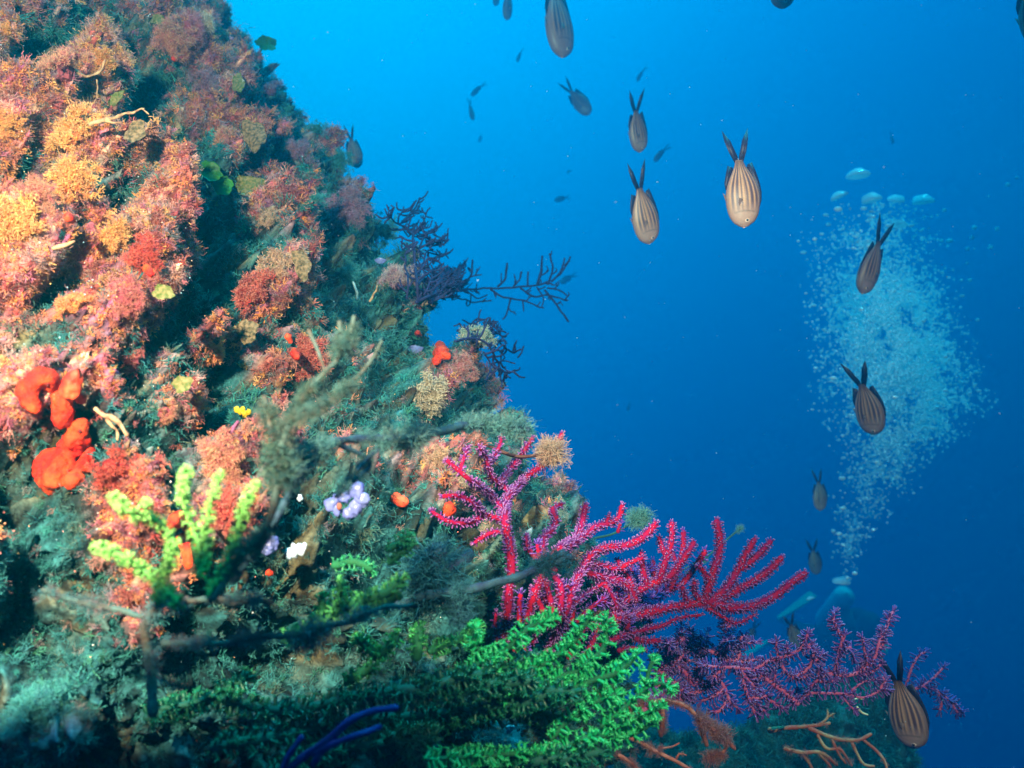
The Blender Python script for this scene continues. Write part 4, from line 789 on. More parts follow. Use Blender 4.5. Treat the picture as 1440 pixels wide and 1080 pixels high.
# tufts of hydroids on the fans and the outline
def free_clump(px, py, d, rpx, name, label, cat, cols, tipc, n, templates, tip=.6):
    p = P(px, py, d); r = rpx / FPX * d; q = unit(rng.normal(size=(n, 3))); A = Acc(); pos = p + q * r * rng.uniform(0, .5, (n, 1))
    for k, (Vt, Ft, tt) in enumerate(templates):
        s = np.arange(n) % len(templates) == k; V, F = stamp(Vt, Ft, pos[s], q[s], r * rng.uniform(.45, .7, s.sum()))
        b = np.array(cols)[rng.integers(0, len(cols), s.sum())]; C = b[:, None] * (1 - tip * tt[None, :, None] ** 2) + np.array(tipc) * tip * tt[None, :, None] ** 2; A.add(V, T=F, C=C.reshape(-1, 3))
    near = RPf[np.argmin(((RPf - p) ** 2).sum(1) + np.where(front_ok, 0, 9))]; L = np.linalg.norm(near - p)
    if L > r * .7:                                       # the stem that holds it to the wall
        V, Q = tube(smooth_path(np.array([near, (near + p) / 2 + np.array([0, .01, -.12 * L]), p]), .004), .0014, 6); A.add(V, Q=Q, C=np.array(cols[0]) * .5)
    o = A.build(name, M_FUZZ, smooth=False); o.data.transform(Matrix.Translation(Vector(tuple(-p)))); o.location = tuple(p); tag(o, label, cat)
free_clump(776, 636, .79, 30, 'hydroid_tuft', 'cream wiry hydroid tuft caught in the top fork of the crimson sea fan', 'hydroid', [(.28, .13, .10), (.34, .22, .14)], (.62, .50, .34), 60, T_fine, .7)
free_clump(764, 640, .80, 16, 'hydroid_tuft', 'dull pink tuft against the left side of the cream hydroid tuft', 'hydroid', [(.40, .18, .16)], (.6, .4, .34), 16, T_soft)
free_clump(897, 729, 1.0, 24, 'hydroid_tuft', 'soft teal tuft behind the topmost arms of the wide crimson sea fan', 'hydroid', [(.07, .24, .20), (.10, .28, .22)], (.26, .5, .42), 40, T_fine)
free_clump(1040, 744, 1.15, 10, 'hydroid_tuft', 'tiny teal sprig in the gap right of the tall crimson finger', 'hydroid', [(.07, .24, .22)], (.2, .45, .4), 12, T_fine)
free_clump(835, 868, .78, 22, 'hydroid_tuft', 'brownish fuzz at the root of the crimson sea fans', 'hydroid', [(.34, .20, .12), (.40, .18, .12)], (.6, .5, .35), 30, T_fine)
free_clump(698, 868, .78, 18, 'hydroid_tuft', 'rusty brown clump left of the crimson stems', 'hydroid', [(.36, .12, .08)], (.55, .3, .2), 26, T_fine)
free_clump(640, 680, .95, 22, 'hydroid_tuft', 'sandy green hydroid sprig left of the crimson sea fan', 'hydroid', [(.30, .30, .20)], (.6, .62, .45), 24, T_knob)
free_clump(990, 785, 1.2, 12, 'hydroid_tuft', 'sea green sprig behind the base of the tall crimson finger', 'hydroid', [(.07, .24, .2)], (.2, .45, .38), 14, T_fine)
# ------------------------------------------------------------------ fish
M_FISH = mat('damselfish_scales', tint=True, rough=.38, spec=.5, bump=.15, bscale=600)
M_FIN = mat('dark_fin', (.010, .012, .030), rough=.5, spec=.3, color2=(.016, .018, .045), scale=300)
M_CLEARFIN = mat('pale_fin', (.36, .25, .20), rough=.4, trans=.6)
M_EYE = mat('fish_eye', (.01, .01, .014), rough=.08, spec=.9); M_EYER = mat('eye_ring', (.62, .50, .40), rough=.25, spec=.6)
M_MOUTH = mat('fish_lip', (.70, .50, .42), rough=.4)
def fish_meshes(bend=0.0, spread=1.0):
    def bd(V_): V_ = np.array(V_, float); V_[:, 1] += bend * (V_[:, 0] - .15) * np.abs(V_[:, 0] - .15); return V_
    t = np.linspace(0, 1, 72); ts = [0, .02, .06, .13, .22, .34, .48, .62, .75, .86, .94, 1.0]
    up = np.interp(t, ts, [.010, .088, .150, .204, .238, .258, .260, .232, .175, .110, .070, .056]); dn = np.interp(t, ts, [.010, .080, .136, .186, .220, .240, .242, .214, .158, .098, .064, .050])
    wd = np.interp(t, ts, [.008, .050, .082, .106, .118, .130, .124, .102, .070, .040, .023, .014])
    k = np.ones(7) / 7; pad = lambda v: np.convolve(np.pad(v, 3, 'edge'), k, 'valid'); up, dn, wd = pad(up), pad(dn), pad(wd); up[0] = dn[0] = wd[0] = .004
    na = 56; a = np.linspace(0, 2 * np.pi, na, endpoint=False); ca, sa = np.cos(a), np.sin(a)
    zz = np.where(sa[None] > 0, up[:, None], dn[:, None]) * sa[None]; yy = wd[:, None] * np.sign(ca)[None] * np.abs(ca[None]) ** .85
    xx = np.repeat((1 - t)[:, None] - .5, na, 1); V = np.stack([xx, yy, zz], -1).reshape(-1, 3); m = len(t)
    i = np.arange(m - 1)[:, None] * na; j = np.arange(na)[None]; j2 = (j + 1) % na; Q = np.stack([i + j, i + na + j, i + na + j2, i + j2], -1).reshape(-1, 4)
    ends = [list(range(na)), list(range((m - 1) * na, m * na))]
    T = [[0, q + 1, q] for q in range(1, na - 1)] + [[(m - 1) * na, (m - 1) * na + q, (m - 1) * na + q + 1] for q in range(1, na - 1)]
    v = np.repeat(sa[None], m, 0); tt = np.repeat(t[:, None], na, 1)
    st = .5 + .5 * np.sin(v * 22 + .6); st = sm((st - .35) / .4); fade = sm((tt - .20) / .22) * (1 - sm((np.abs(v) - .74) / .2))
    base = np.array([.35, .23, .18])[None, None] * (1 - .25 * tt[..., None]); base = base * (1 - .35 * sm((v[..., None] - .45) / .5)); gold = np.array([.50, .29, .15]); dark = np.array([.085, .05, .06])
    C = base * (1 - fade[..., None]) + (gold * st[..., None] + dark * (1 - st[..., None])) * fade[..., None]
    gill = np.exp(-((tt - .215 - .03 * np.cos(v * 2.2)) / .010) ** 2) * (np.abs(v) < .7); C = C * (1 - .45 * gill[..., None]); scl = .5 + .5 * np.sin(tt * 150 + (np.floor(v * 9) % 2) * np.pi); C = C * (1 - .13 * scl[..., None] * fade[..., None]) 
    C = C * (1 - .55 * sm((tt[..., None] - .80) / .2)); C = C * (1 + .14 * noise(V * 45).reshape(m, na))[..., None]
    body = (V, [Q, np.array(T)], C.reshape(-1, 3))
    def fin(base, edge, th=.006):                        # two outlines in the x-z plane -> thin closed wedge
        b, e = np.array(base, float), np.array(edge, float); n = len(b); Vv = []
        for sgn in (-1, 1): Vv += [[p[0], sgn * th, p[1]] for p in b] + [[p[0], sgn * th * .3, p[1]] for p in e]
        Qq = []; h = 2 * n
        for k_ in range(n - 1): Qq += [[k_, k_ + 1, n + k_ + 1, n + k_], [h + k_, h + n + k_, h + n + k_ + 1, h + k_ + 1], [n + k_, n + k_ + 1, h + n + k_ + 1, h + n + k_], [k_ + 1, k_, h + k_, h + k_ + 1]]
        Qq += [[0, n, h + n, h], [n - 1, h + n - 1, h + 2 * n - 1, 2 * n - 1]]
        return np.array(Vv), np.array(Qq)
    X = lambda tq: .5 - tq
    tail = fin([(X(.97), .0), (X(.96), .02), (X(.955), .035), (X(.95), .056)], [(X(1.06), .010), (X(1.15), .040), (X(1.30), .085), (X(1.47), .185)])
    tail_b = fin([(X(.95), .050), (X(.95), .054), (X(.95), .056), (X(.95), .056)], [(X(1.47), .185), (X(1.30), .168), (X(1.14), .128), (X(1.0), .072)])
    def mirror(f): V_, Q_ = f; return V_ * np.array([1, 1, -1.0]), Q_[:, ::-1]
    A = Acc()
    for f in (tail, tail_b, mirror(tail), mirror(tail_b)): A.add(f[0], Q=f[1])
    tl = (np.concatenate(A.V), [np.concatenate(A.Q)], None)
    td = np.array([.24, .34, .46, .58, .70, .80, .86]); ub = np.interp(td, t, up) - .012
    dor = fin([(X(q), h_) for q, h_ in zip(td, ub)], [(X(.26), ub[0] + .015), (X(.38), ub[1] + .040), (X(.50), ub[2] + .045), (X(.64), ub[3] + .045), (X(.80), ub[4] + .050), (X(.95), ub[5] + .055), (X(.92), ub[6] + .02)])
    ta = np.array([.55, .62, .70, .78, .85]); db = np.interp(ta, t, dn) - .012
    anal = fin([(X(q), -h_) for q, h_ in zip(ta, db)], [(X(.58), -db[0] - .02), (X(.68), -db[1] - .045), (X(.80), -db[2] - .045), (X(.93), -db[3] - .045), (X(.90), -db[4] - .015)])
    tp = np.array([.34, .38, .42]); pb = np.interp(tp, t, dn) - .02
    pel = fin([(X(q), -h_) for q, h_ in zip(tp, pb)], [(X(.42), -pb[0] - .03), (X(.54), -pb[1] - .06), (X(.50), -pb[2] - .02)], .004)
    def pec(s):
        w0 = np.interp(.30, t, wd) * .92; Vp = []; 
        for th in (0, .004): Vp += [[X(.29), s * (w0 + th), -.01], [X(.29), s * (w0 + th), -.055], [X(.42), s * (w0 + .010 + th), -.02], [X(.44), s * (w0 + .014 + th), -.07], [X(.36), s * (w0 + .008 + th), -.085]]
        return np.array(Vp), [np.array([[0, 2, 3], [0, 3, 4], [0, 4, 1], [5, 8, 7], [5, 9, 8], [5, 6, 9], [0, 5, 7], [0, 7, 2], [2, 7, 8], [2, 8, 3], [3, 8, 9], [3, 9, 4], [4, 9, 6], [4, 6, 1]])], None
    def eye(s, r, off, m_): 
        w0 = np.interp(.105, t, wd); return (*(lambda e: (e[0], [e[1]]))(ellipsoid(np.array([X(.105), s * (w0 * .93 + off), .035]), np.array([r, r * .5, r]), 14, 9)), None)
    lip = ellipsoid(np.array([X(.008), 0, -.004]), np.array([.016, .018, .020]), 12, 8)
    tl = (tl[0] * np.array([1, 1, spread]), tl[1], tl[2])
    L = [('body', *body, M_FISH, None), ('tail_fin', *tl, M_FIN, None), ('dorsal_fin', dor[0], [dor[1]], None, M_FIN, None), ('anal_fin', anal[0], [anal[1]], None, M_FIN, None), ('pelvic_fin', pel[0], [pel[1]], None, M_CLEARFIN, None),
         ('pectoral_fin', *pec(1), M_CLEARFIN, None), ('pectoral_fin', *pec(-1), M_CLEARFIN, None), ('eye', *eye(1, .034, .0, 0), M_EYER, eye(1, .019, .012, 0)), ('eye', *eye(-1, .034, .0, 0), M_EYER, eye(-1, .019, .012, 0)), ('mouth', lip[0], [lip[1]], None, M_MOUTH, None)]
    def keep(nm, V_, F_, C_f, m_):
        o = build(nm, bd(V_), F_, m_, None, col=C_f, origin=(0, 0, 0)); me = o.data; bpy.data.objects.remove(o); return me
    return [(nm, keep(nm, V_, F_, C_f, m_), keep('pupil', sub[0], sub[1], None, M_EYE) if sub else None) for nm, V_, F_, C_f, m_, sub in L]
FVAR = [fish_meshes(*q) for q in ((-.20, 1.05), (.0, 1.3), (.24, 1.2), (.12, .95))]; _fc = [0]
FISHG = 'striped damselfish diving beside the reef'
def fish(snout, tail, d, label, twist=0.0, dors=1, pitch=0.0, size=None, detail=True, group=FISHG, bend=0):
    """snout and tail tip in picture pixels; dors +1: back on the picture's right; twist turns it about its length; pitch: head away"""
    a, b = P(*snout, d), P(*tail, d); f = a - b; L = np.linalg.norm(f); f = f / L
    f2 = unit(f * np.cos(R(pitch)) + np.array([0, 1, 0]) * np.sin(R(pitch))); L = L / np.cos(R(pitch)); s = L / 1.47
    view = unit((a + b) / 2); z = unit(np.cross(f2, view)) * dors                     # back direction when seen from the side
    if (z[0] < 0) == (dors > 0): z = -z
    y = unit(np.cross(z, f2)); ct, stt = np.cos(R(twist)), np.sin(R(twist)); z2 = z * ct + y * stt; y2 = np.cross(z2, f2)
    c = a - f2 * .5 * s; M = Matrix(((f2[0], y2[0], z2[0], c[0]), (f2[1], y2[1], z2[1], c[1]), (f2[2], y2[2], z2[2], c[2]), (0, 0, 0, 1))) @ Matrix.Diagonal((s, s, s, 1))
    root = empty('damselfish', c); root.matrix_world = M; tag(root, label, 'fish', group)
    _fc[0] += 1
    for nm, me, sub in FVAR[_fc[0] % 4]:
        if not detail and nm not in ('body', 'tail_fin', 'dorsal_fin', 'anal_fin'): continue
        o = link(bpy.data.objects.new(nm, me), root)
        if sub: link(bpy.data.objects.new('pupil', sub), o)
    return root
fish((791, 81), (774, -62), 1.75, 'large fish cut by the top edge left of the middle with a blue green flank', 48, 1)
fish((901, 214), (884, 134), 1.72, 'striped fish above the pair in the upper middle with its tail spread', 34, 1, pitch=12)
fish((914, 343), (885, 234), 1.30, 'dark striped fish in the upper middle with two long black tail points below another', 28, 1, pitch=14)
fish((1046, 320), (1033, 184), 1.06, 'pale orange striped fish alone to the right of the upper middle pair', 12, 1, pitch=8)
fish((1212, 413), (1248, 306), 1.30, 'slim tilted fish in front of the top of the bubble column', 52, -1)
fish((1229, 612), (1199, 502), 1.28, 'golden striped fish in front of the bright bubble column', -22, 1, pitch=10)
fish((1286, 1053), (1252, 908), .98, 'largest striped fish low on the right beside the sea fans', -20, 1)
fish((1153, 718), (1152, 659), 2.35, 'small dim fish under the left edge of the bubble column', 25, 1)
fish((1148, 808), (1141, 757), 2.9, 'faded fish just above the tips of the crimson sea fan', 10, 1)
fish((1124, 912), (1104, 860), 2.2, 'dark fish behind the rose sea fan with its tail showing above', 15, 1)
fish((829, 161), (790, 113), 2.7, 'hazy fish slanting down to the right below the fish cut by the top edge', 5, 1)
fish((1100, 13), (1096, -98), 1.25, 'fish of which only the dark rounded head shows at the top edge', 15, 1)
fish((712, 28), (718, -34), 2.6, 'narrow blue fish hanging at the top edge left of the large one', 62, 1)
fish((697, 8), (700, -40), 3.6, 'faint fish tip at the top edge farthest left', 62, 1, detail=False)
fish((727, 87), (735, 66), 4.6, 'tiny slim fish in the upper blue between two hazy ones', 65, 1, detail=False)
fish((663, 135), (682, 114), 4.4, 'tiny pale fish slanting left above another tiny one', 50, -1, detail=False)
fish((665, 169), (659, 137), 3.9, 'tiny dark fish hanging straight below the slanting tiny one', 60, 1, detail=False)
fish((896, 114), (907, 91), 4.3, 'tiny slim fish above the striped fish of the upper middle', 70, 1, detail=False)
fish((674, 200), (677, 187), 6.2, 'speck of a fish lowest of the tiny ones near the reef', 30, 1, detail=False)
fish((780, 282), (802, 276), 5.0, 'tiny faint fish swimming left in the middle of the open blue', 10, -1, detail=False)
fish((797, 243), (805, 239), 6.3, 'faint speck of a fish above the one swimming left', 10, -1, detail=False)
fish((920, 227), (939, 202), 3.7, 'small pale fish with a dark tail right of the striped pair', 50, 1, detail=False)
fish((503, 236), (488, 176), 2.0, 'fish half hidden behind the upper outline of the reef', 20, 1)
fish((788, 398), (811, 384), 5.0, 'faint fish beside the tips of the wide dark sea fan', 20, -1, detail=False)
fish((1256, 203), (1252, 184), 5.4, 'faint speck of a fish above the bubble caps', 60, 1, detail=False)
fish((1462, 62), (1440, -60), 1.1, 'fish cut by the right edge at the top corner', 5, 1)
fish((1018, 905), (1036, 866), 2.7, 'dim dark fish behind the gap between the two kinds of sea fan', 20, -1)
fish((1050, 908), (1064, 870), 3.0, 'dimmest fish in the gap just left of the dark tail points', 30, -1, detail=False)
fish((883, 578), (886, 563), 6.5, 'faint dot of a fish in the middle of the deep blue', 60, 1, detail=False)

# ------------------------------------------------------------------ bubbles
def airy(m, f):                                        # lets part of the light through
    t = m.node_tree; o_ = t.nodes['Material Output']; src = o_.inputs['Surface'].links[0].from_socket; tp = t.nodes.new('ShaderNodeBsdfTransparent'); mx = t.nodes.new('ShaderNodeMixShader')
    mx.inputs[0].default_value = f; t.links.new(src, mx.inputs[1]); t.links.new(tp.outputs[0], mx.inputs[2]); t.links.new(mx.outputs[0], o_.inputs['Surface']); return m
M_FROTH = airy(mat('bubble_froth', (.90, 1.0, 1.0), rough=.3, spec=1.0, trans=.5), .38)
M_BUB = mat('bubble_skin', (.96, 1.0, 1.0), rough=.12, spec=1.0, trans=.25)
M_CAP = airy(mat('bubble_cap_skin', (.97, 1.0, 1.0), rough=.1, spec=1.0, trans=.2), .22)
def ico(sub=1):
    import bmesh
    bm = bmesh.new(); bmesh.ops.create_icosphere(bm, subdivisions=sub, radius=1.0); V = np.array([v.co[:] for v in bm.verts]); F = np.array([[v.index for v in f.verts] for f in bm.faces]); bm.free(); return V, F
IV, IF = ico(2); I1, I1F = ico(1)
def mesh_only(name, V, F, m):
    o = build(name, V, F, m, origin=(0, 0, 0)); me = o.data; SC.collection.objects.unlink(o); bpy.data.objects.remove(o); return me
def cap_mesh():                                          # a big rising bubble: domed above, hollowed below
    n, k = 28, 9; a = np.linspace(0, 2 * np.pi, n, endpoint=False); V = []
    for th in np.linspace(.02, 1.45, k): V.append(np.stack([np.sin(th) * np.cos(a), np.sin(th) * np.sin(a), .82 * np.cos(th) * np.ones(n)], -1))
    for q, rr in enumerate(np.linspace(.9, .02, 5)): V.append(np.stack([rr * np.cos(a), rr * np.sin(a), (-.05 + .22 * (1 - rr ** 2)) * np.ones(n)], -1))
    V = np.concatenate(V); V = V * (1 + .16 * noise(V * 1.6))[:, None]; m = len(V) // n; i = np.arange(m - 1)[:, None] * n; j = np.arange(n)[None]; j2 = (j + 1) % n
    return V, np.stack([i + j, i + n + j, i + n + j2, i + j2], -1).reshape(-1, 4)
CAP = mesh_only('bubble_cap', *cap_mesh(), M_CAP); BUB = mesh_only('bubble', IV * np.array([1.05, 1.05, .9]), IF, M_BUB)
for x, y, r_, lb in [(1207, 249, 17, 'topmost large domed bubble of the column'), (1181, 278, 13, 'leftmost domed bubble in the row of four'), (1226, 284, 14, 'second domed bubble from the left in the row of four'),
                     (1260, 283, 12, 'third domed bubble from the left in the row of four'), (1298, 286, 15, 'rightmost domed bubble in the row of four'), (1263, 318, 12, 'domed bubble behind the tail of the slim tilted fish'), (1222, 346, 12, 'bright bubble touching the left side of the slim tilted fish'),
                     (1183, 820, 13, 'large bubble low down above the diver'), (1140, 843, 6, 'small bright bubble beside the pale tip of the fin')]:
    d = 2.8; o = bpy.data.objects.new('air_bubble', CAP); o.location = tuple(P(x, y, d)); o.scale = (r_ * d / FPX,) * 3; o.scale.z *= rng.uniform(.7, 1.15); o.rotation_euler = (.16 * rng.normal() + .2, .18 * rng.normal(), rng.uniform(0, 6)); link(o); tag(o, lb, 'bubble', 'large domed air bubbles')
for x, y, r_ in [(1417, 260, 3), (1430, 250, 2), (1370, 320, 3.4), (1402, 322, 3), (1367, 334, 3.2), (1361, 350, 3), (1393, 348, 3.4), (1360, 370, 2.2), (1352, 394, 2.2), (1364, 394, 2.8), (1335, 445, 3), (1375, 450, 2.6), (1390, 276, 1.6), (1370, 350, 1.6), (1340, 380, 2)]:
    d = 3.0; o = bpy.data.objects.new('air_bubble', BUB); o.location = tuple(P(x, y, d)); o.scale = (r_ * d / FPX,) * 3; link(o); tag(o, 'small round air bubble drifting in the loose scatter right of the bubble column', 'bubble', 'stray bubbles right of the column')
PLY = np.array([290, 330, 360, 400, 440, 480, 520, 560, 600, 650, 700, 760, 820.]); PL0 = np.array([1165, 1145, 1138, 1148, 1150, 1160, 1155, 1158, 1175, 1185, 1165, 1172, 1178.]); PL1 = np.array([1305, 1325, 1310, 1335, 1335, 1350, 1362, 1378, 1368, 1300, 1270, 1225, 1200.])
def plume(n, core=.0, d0=2.8):
    out = []
    while len(out) < n:
        y = rng.uniform(285, 815); w_ = np.interp(y, [285, 320, 380, 430, 480, 540, 600, 650, 700, 815], ([.05, .10, .25, .75, 1, .75, .4, .14, .06, .01] if core else [.3, .7, .9, 1, 1, .9, .7, .4, .3, .08]))
        if rng.random() > w_: continue
        a, b = np.interp(y, PLY, PL0), np.interp(y, PLY, PL1); u = rng.normal(.5, .21 if core else .30)
        if u < -.12 or u > 1.12: continue
        x = a + (b - a) * u + 9 * noise(np.array([[y / 26., 5., 5.]]))[0]
        dens = .55 + 1.1 * noise(np.array([[x / 34., y / 34., 3.]]))[0] + .5 * noise(np.array([[x / 12., y / 12., 9.]]))[0]
        if rng.random() > np.clip(dens + (.25 if core else .1), .03, 1): continue
        out.append((x, y, d0 + rng.normal() * .30))
    return out
for x, y, d in plume(275):
    r_ = rng.uniform(1.3, 3.3) * (1.25 if rng.random() < .12 else 1); o = bpy.data.objects.new('air_bubble', BUB); o.location = tuple(P(x, y, d)); s = r_ * d / FPX; o.scale = (s * rng.uniform(.9, 1.4), s, s * rng.uniform(.7, 1)); link(o)
    tag(o, 'small pale bubble among the crowd of bubbles rising in the column', 'bubble', 'bubbles crowding the rising column')
pl = plume(19000, .6); pp = np.array([P(*q) for q in pl]); rs = rng.uniform(.6, 2.2, len(pp)) * pp[:, 1] / FPX
V, F = stamp(I1, I1F, pp, np.tile([[0, 0, 1.]], (len(pp), 1)), rs); tag(build('bubble_cloud', V, F, M_FROTH), kind='stuff')
# specks drifting in the water
n = 900; d = rng.uniform(.45, 3.5, n); sp = np.array([P(rng.uniform(-60, 1500), rng.uniform(-60, 1140), q) for q in d]); V, F = stamp(Vo, Fo, sp, rng.normal(size=(n, 3)), rng.uniform(.35, .85, n) * d / FPX)
tag(build('drifting_specks', V, F, mat('speck', (.25, .45, .55), rough=.8), smooth=False), kind='stuff')

# ------------------------------------------------------------------ the rock ledge low on the right
def ledge():
    nx, ny = 260, 150; X_ = np.linspace(860, 1285, nx); t = np.linspace(0, 1, ny); top = np.interp(X_, [860, 930, 1000, 1050, 1080, 1120, 1160, 1200, 1240, 1265, 1285], [1040, 1040, 1052, 1030, 1012, 998, 975, 968, 975, 1010, 1075])
    XX, TT = np.meshgrid(X_, t); an = TT * 2.4; D = 1.55 + .28 * (np.cos(an) * -1 + 1) ; hgt = np.cos(np.clip(an - 1.1, -1.1, 1.3) * 1.0)
    py = top[None] + (1 - np.clip(hgt, 0, 1)) * 260 ; py = np.where(an < 1.1, top[None] + (1 - np.sin(np.clip(an, 0, 1.1) / 1.1 * np.pi / 2)) * 330, top[None] + (an - 1.1) ** 2 * 60)
    D = 1.30 + .22 * an + .0005 * (XX - 1000); G = np.stack([(XX - CX) / FPX * D, D, -(py - CY) / FPX * D], -1)
    Nn = grid_normals(G); Nn = Nn * np.sign((Nn * np.array([0, -1., .6])).sum(-1, keepdims=True)); G = G + Nn * (.022 * fbm(G * 16, 4) + .008 * fbm(G * 60, 3))[..., None]
    i = np.arange(ny - 1)[:, None] * nx; j = np.arange(nx - 1)[None]; Q = np.stack([i + j, i + j + 1, i + nx + j + 1, i + nx + j], -1).reshape(-1, 4)
    C = np.array([.03, .12, .10]) * np.clip(1 + .9 * fbm(G * 40, 3), .3, 2)[..., None]
    tag(build('lower_ledge', G.reshape(-1, 3), Q, M_REEF, col=C.reshape(-1, 3)), kind='structure')
    k = rng.integers(0, ny * nx, 2600); A = Acc(); g, nn = G.reshape(-1, 3)[k], Nn.reshape(-1, 3)[k]
    for q, (Vt, Ft, tt) in enumerate(T_fine + T_soft):
        s = np.arange(len(k)) % 9 == q; V, F = stamp(Vt, Ft, g[s], nn[s], rng.uniform(.012, .026, s.sum())); b = np.array([.025, .11, .085]) * rng.uniform(.5, 1.5, (s.sum(), 1)); C = b[:, None] * (1 + 1.2 * tt[None, :, None] ** 2); A.add(V, T=F, C=C.reshape(-1, 3))
    tag(A.build('ledge_turf', M_TURF, smooth=False), kind='stuff')
ledge()
P0 = P
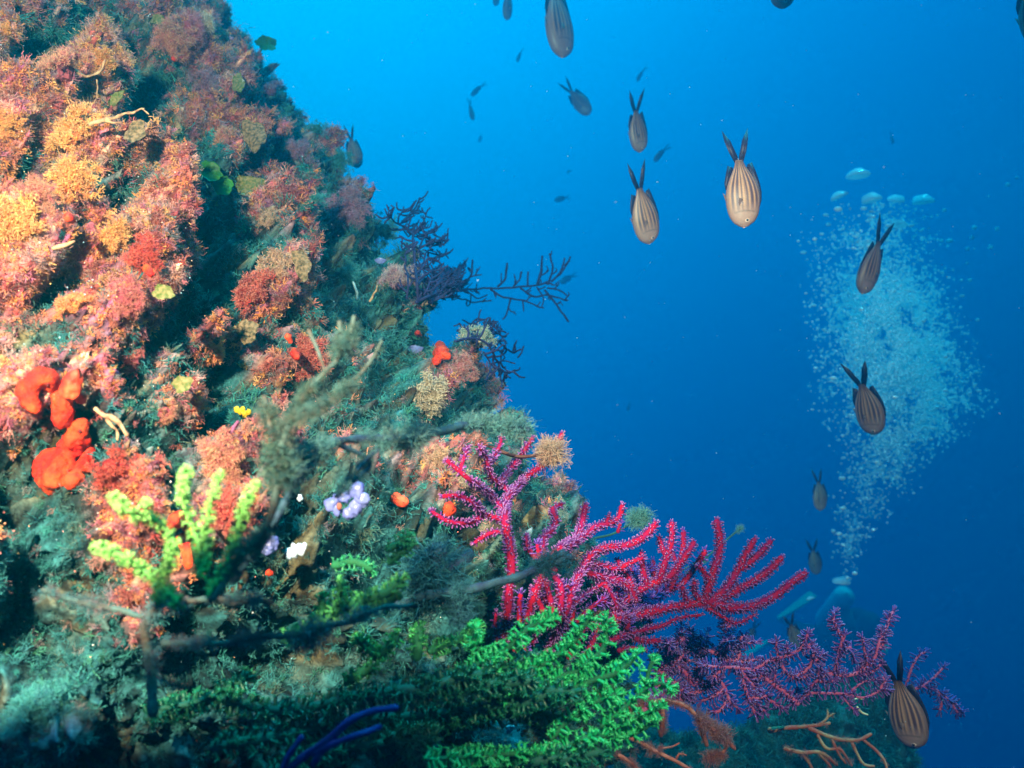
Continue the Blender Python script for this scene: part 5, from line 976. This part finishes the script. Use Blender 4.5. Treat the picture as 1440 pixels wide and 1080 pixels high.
# ------------------------------------------------------------------ the diver below the bubble column
def skin(name, pts, edges, radii, m, parent, sub=2):
    base = np.array(parent.location); me = bpy.data.meshes.new(name); me.from_pydata([tuple(np.array(p) - base) for p in pts], edges, []); me.materials.append(m)
    o = link(bpy.data.objects.new(name, me), parent); o.modifiers.new('skin', 'SKIN'); o.modifiers['skin'].use_smooth_shade = True
    for k, r_ in enumerate(radii): me.skin_vertices[0].data[k].radius = (r_, r_) if np.isscalar(r_) else r_
    me.skin_vertices[0].data[0].use_root = True; s_ = o.modifiers.new('sub', 'SUBSURF'); s_.levels = s_.render_levels = sub; return o
def diver():
    P = lambda x, y, d: P0(x, y, d * 1.28)
    m_suit = mat('black_wetsuit', (.015, .022, .03), rough=.6, spec=.3); m_tank = mat('pale_tank', (.5, .65, .68), rough=.35, spec=.6); m_fin = mat('lime_fin', (.25, .6, .4), rough=.5); m_skin = mat('diver_skin', (.50, .34, .26), rough=.5)
    hip = P(1165, 905, 5.9); root = empty('person', hip); tag(root, 'hazy diver in a black wetsuit with a pale tank swimming behind the sea fans', 'diver')
    J = dict(hip=hip, waist=P(1178, 892, 5.75), chest=P(1196, 882, 5.55), neck=P(1210, 884, 5.4), shL=P(1188, 905, 5.5), shR=P(1206, 866, 5.52), elL=P(1200, 935, 5.35), haL=P(1222, 940, 5.2), elR=P(1232, 878, 5.35), haR=P(1238, 900, 5.2),
             hpL=P(1160, 912, 5.92), hpR=P(1160, 896, 5.95), knL=P(1126, 915, 6.2), knR=P(1130, 886, 6.3), anL=P(1090, 905, 6.5), anR=P(1104, 872, 6.65), ftR=P(1094, 868, 6.7), ftL=P(1080, 902, 6.55))
    ks = list(J); pts = [J[k] for k in ks]; ix = {k: i for i, k in enumerate(ks)}; rad = dict(hip=.15, waist=.14, chest=.17, neck=.07, shL=.09, shR=.09, elL=.055, haL=.035, elR=.055, haR=.035, hpL=.11, hpR=.11, knL=.065, knR=.065, anL=.04, anR=.04, ftL=.035, ftR=.035)
    E = [('hip', 'waist'), ('waist', 'chest'), ('chest', 'neck'), ('chest', 'shL'), ('chest', 'shR'), ('shL', 'elL'), ('elL', 'haL'), ('shR', 'elR'), ('elR', 'haR'), ('hip', 'hpL'), ('hip', 'hpR'), ('hpL', 'knL'), ('knL', 'anL'), ('anL', 'ftL'), ('hpR', 'knR'), ('knR', 'anR'), ('anR', 'ftR')]
    skin('wetsuit', pts, [(ix[a], ix[b]) for a, b in E], [rad[k] for k in ks], m_suit, root)
    hd = P(1223, 884, 5.3); A = Acc(); Eh, Q = ellipsoid(hd, np.array([.10, .12, .13]), 20, 14); A.add(Eh, Q=Q); A.build('hood', m_suit, root)
    A = Acc(); Eh, Q = ellipsoid(hd + np.array([.07, -.05, -.02]), np.array([.06, .07, .07]), 16, 10); A.add(Eh, Q=Q); A.build('mask', mat('mask_glass', (.05, .12, .16), rough=.1, spec=.8), root)
    V, Q = tube(np.array([J['chest'] + np.array([-.03, .05, .24]), (J['chest'] + J['waist']) / 2 + np.array([-.03, .02, .23]), J['hip'] + np.array([-.03, 0, .20])]), np.array([.085, .085, .085]), 20); A = Acc(); A.add(V, Q=Q); tank = A.build('tank', m_tank, root)
    E1, Q = ellipsoid(J['chest'] + np.array([-.03, .05, .24]), np.array([.135, .13, .13]), 18, 12); A = Acc(); A.add(E1, Q=Q); A.build('tank_dome', mat('pale_cover', (.75, .9, .9)), tank)
    for s, a, b in (('R', P(1096, 870, 6.6), P(1144, 835, 6.3)), ('L', P(1082, 902, 6.55), P(1040, 925, 6.8))):
        dr = unit(b - a); sd = unit(np.cross(dr, [0, 1, .3])); V = []
        for q, w_ in ((0, .035), (.25, .06), (1, .10)):
            c = a + (b - a) * q
            for u in (-1, 1):
                for th in (-1, 1): V.append(c + np.array([0, 1, 0]) * u * w_ + sd * th * .014 * (1.4 - q))
        Qf = []
        for q in (0, 4): Qf += [[q, q + 1, q + 5, q + 4], [q + 2, q + 6, q + 7, q + 3], [q, q + 4, q + 6, q + 2], [q + 1, q + 3, q + 7, q + 5]]
        Qf += [[0, 2, 3, 1], [8, 9, 11, 10]]; A = Acc(); A.add(np.array(V), Q=np.array(Qf)); A.build('fin', m_fin, root, smooth=False)
    for h in ('haL', 'haR'):
        A = Acc(); Eh, Q = ellipsoid(J[h], np.array([.045, .03, .05]), 12, 8); A.add(Eh, Q=Q); dd = unit(J[h] - J['el' + h[-1]]); sd = unit(np.cross(dd, [0, 1, 0]))
        for q in range(4): V, Qq = tube(np.array([J[h] + sd * (q - 1.5) * .02 + dd * .03, J[h] + sd * (q - 1.5) * .024 + dd * .075, J[h] + sd * (q - 1.5) * .024 + dd * (.10 + .01 * (q in (1, 2))) - np.array([0, 0, .02])]), .010, 7); A.add(V, Q=Qq)
        V, Qq = tube(np.array([J[h] + sd * .04, J[h] + sd * .065 + dd * .03, J[h] + sd * .06 + dd * .06]), .011, 7); A.add(V, Q=Qq); A.build('hand', m_skin, root)
diver()
# ------------------------------------------------------------------ the water itself, closed round everything
def haze():
    lo, hi = np.array([-6.0, -1.2, -2.6]), np.array([6.0, 9.0, 2.3])
    V = np.array([[x, y, z] for x in (lo[0], hi[0]) for y in (lo[1], hi[1]) for z in (lo[2], hi[2])])
    Q = np.array([[0, 1, 3, 2], [4, 6, 7, 5], [0, 4, 5, 1], [2, 3, 7, 6], [0, 2, 6, 4], [1, 5, 7, 3]])
    m = bpy.data.materials.new('sea_water'); m.use_nodes = True; t = m.node_tree; t.nodes.remove(t.nodes['Principled BSDF'])
    v = t.nodes.new('ShaderNodeVolumePrincipled'); t.links.new(v.outputs[0], t.nodes['Material Output'].inputs['Volume'])
    v.inputs['Color'].default_value = (0.0, 0.31, 0.44, 1); v.inputs['Absorption Color'].default_value = (0.0, 0.72, 0.88, 1); v.inputs['Density'].default_value = HAZE_D; v.inputs['Anisotropy'].default_value = 0.80
    o = build('haze', V, Q, m, smooth=False); tag(o, kind='stuff')
HAZE_D = 0.35
haze()
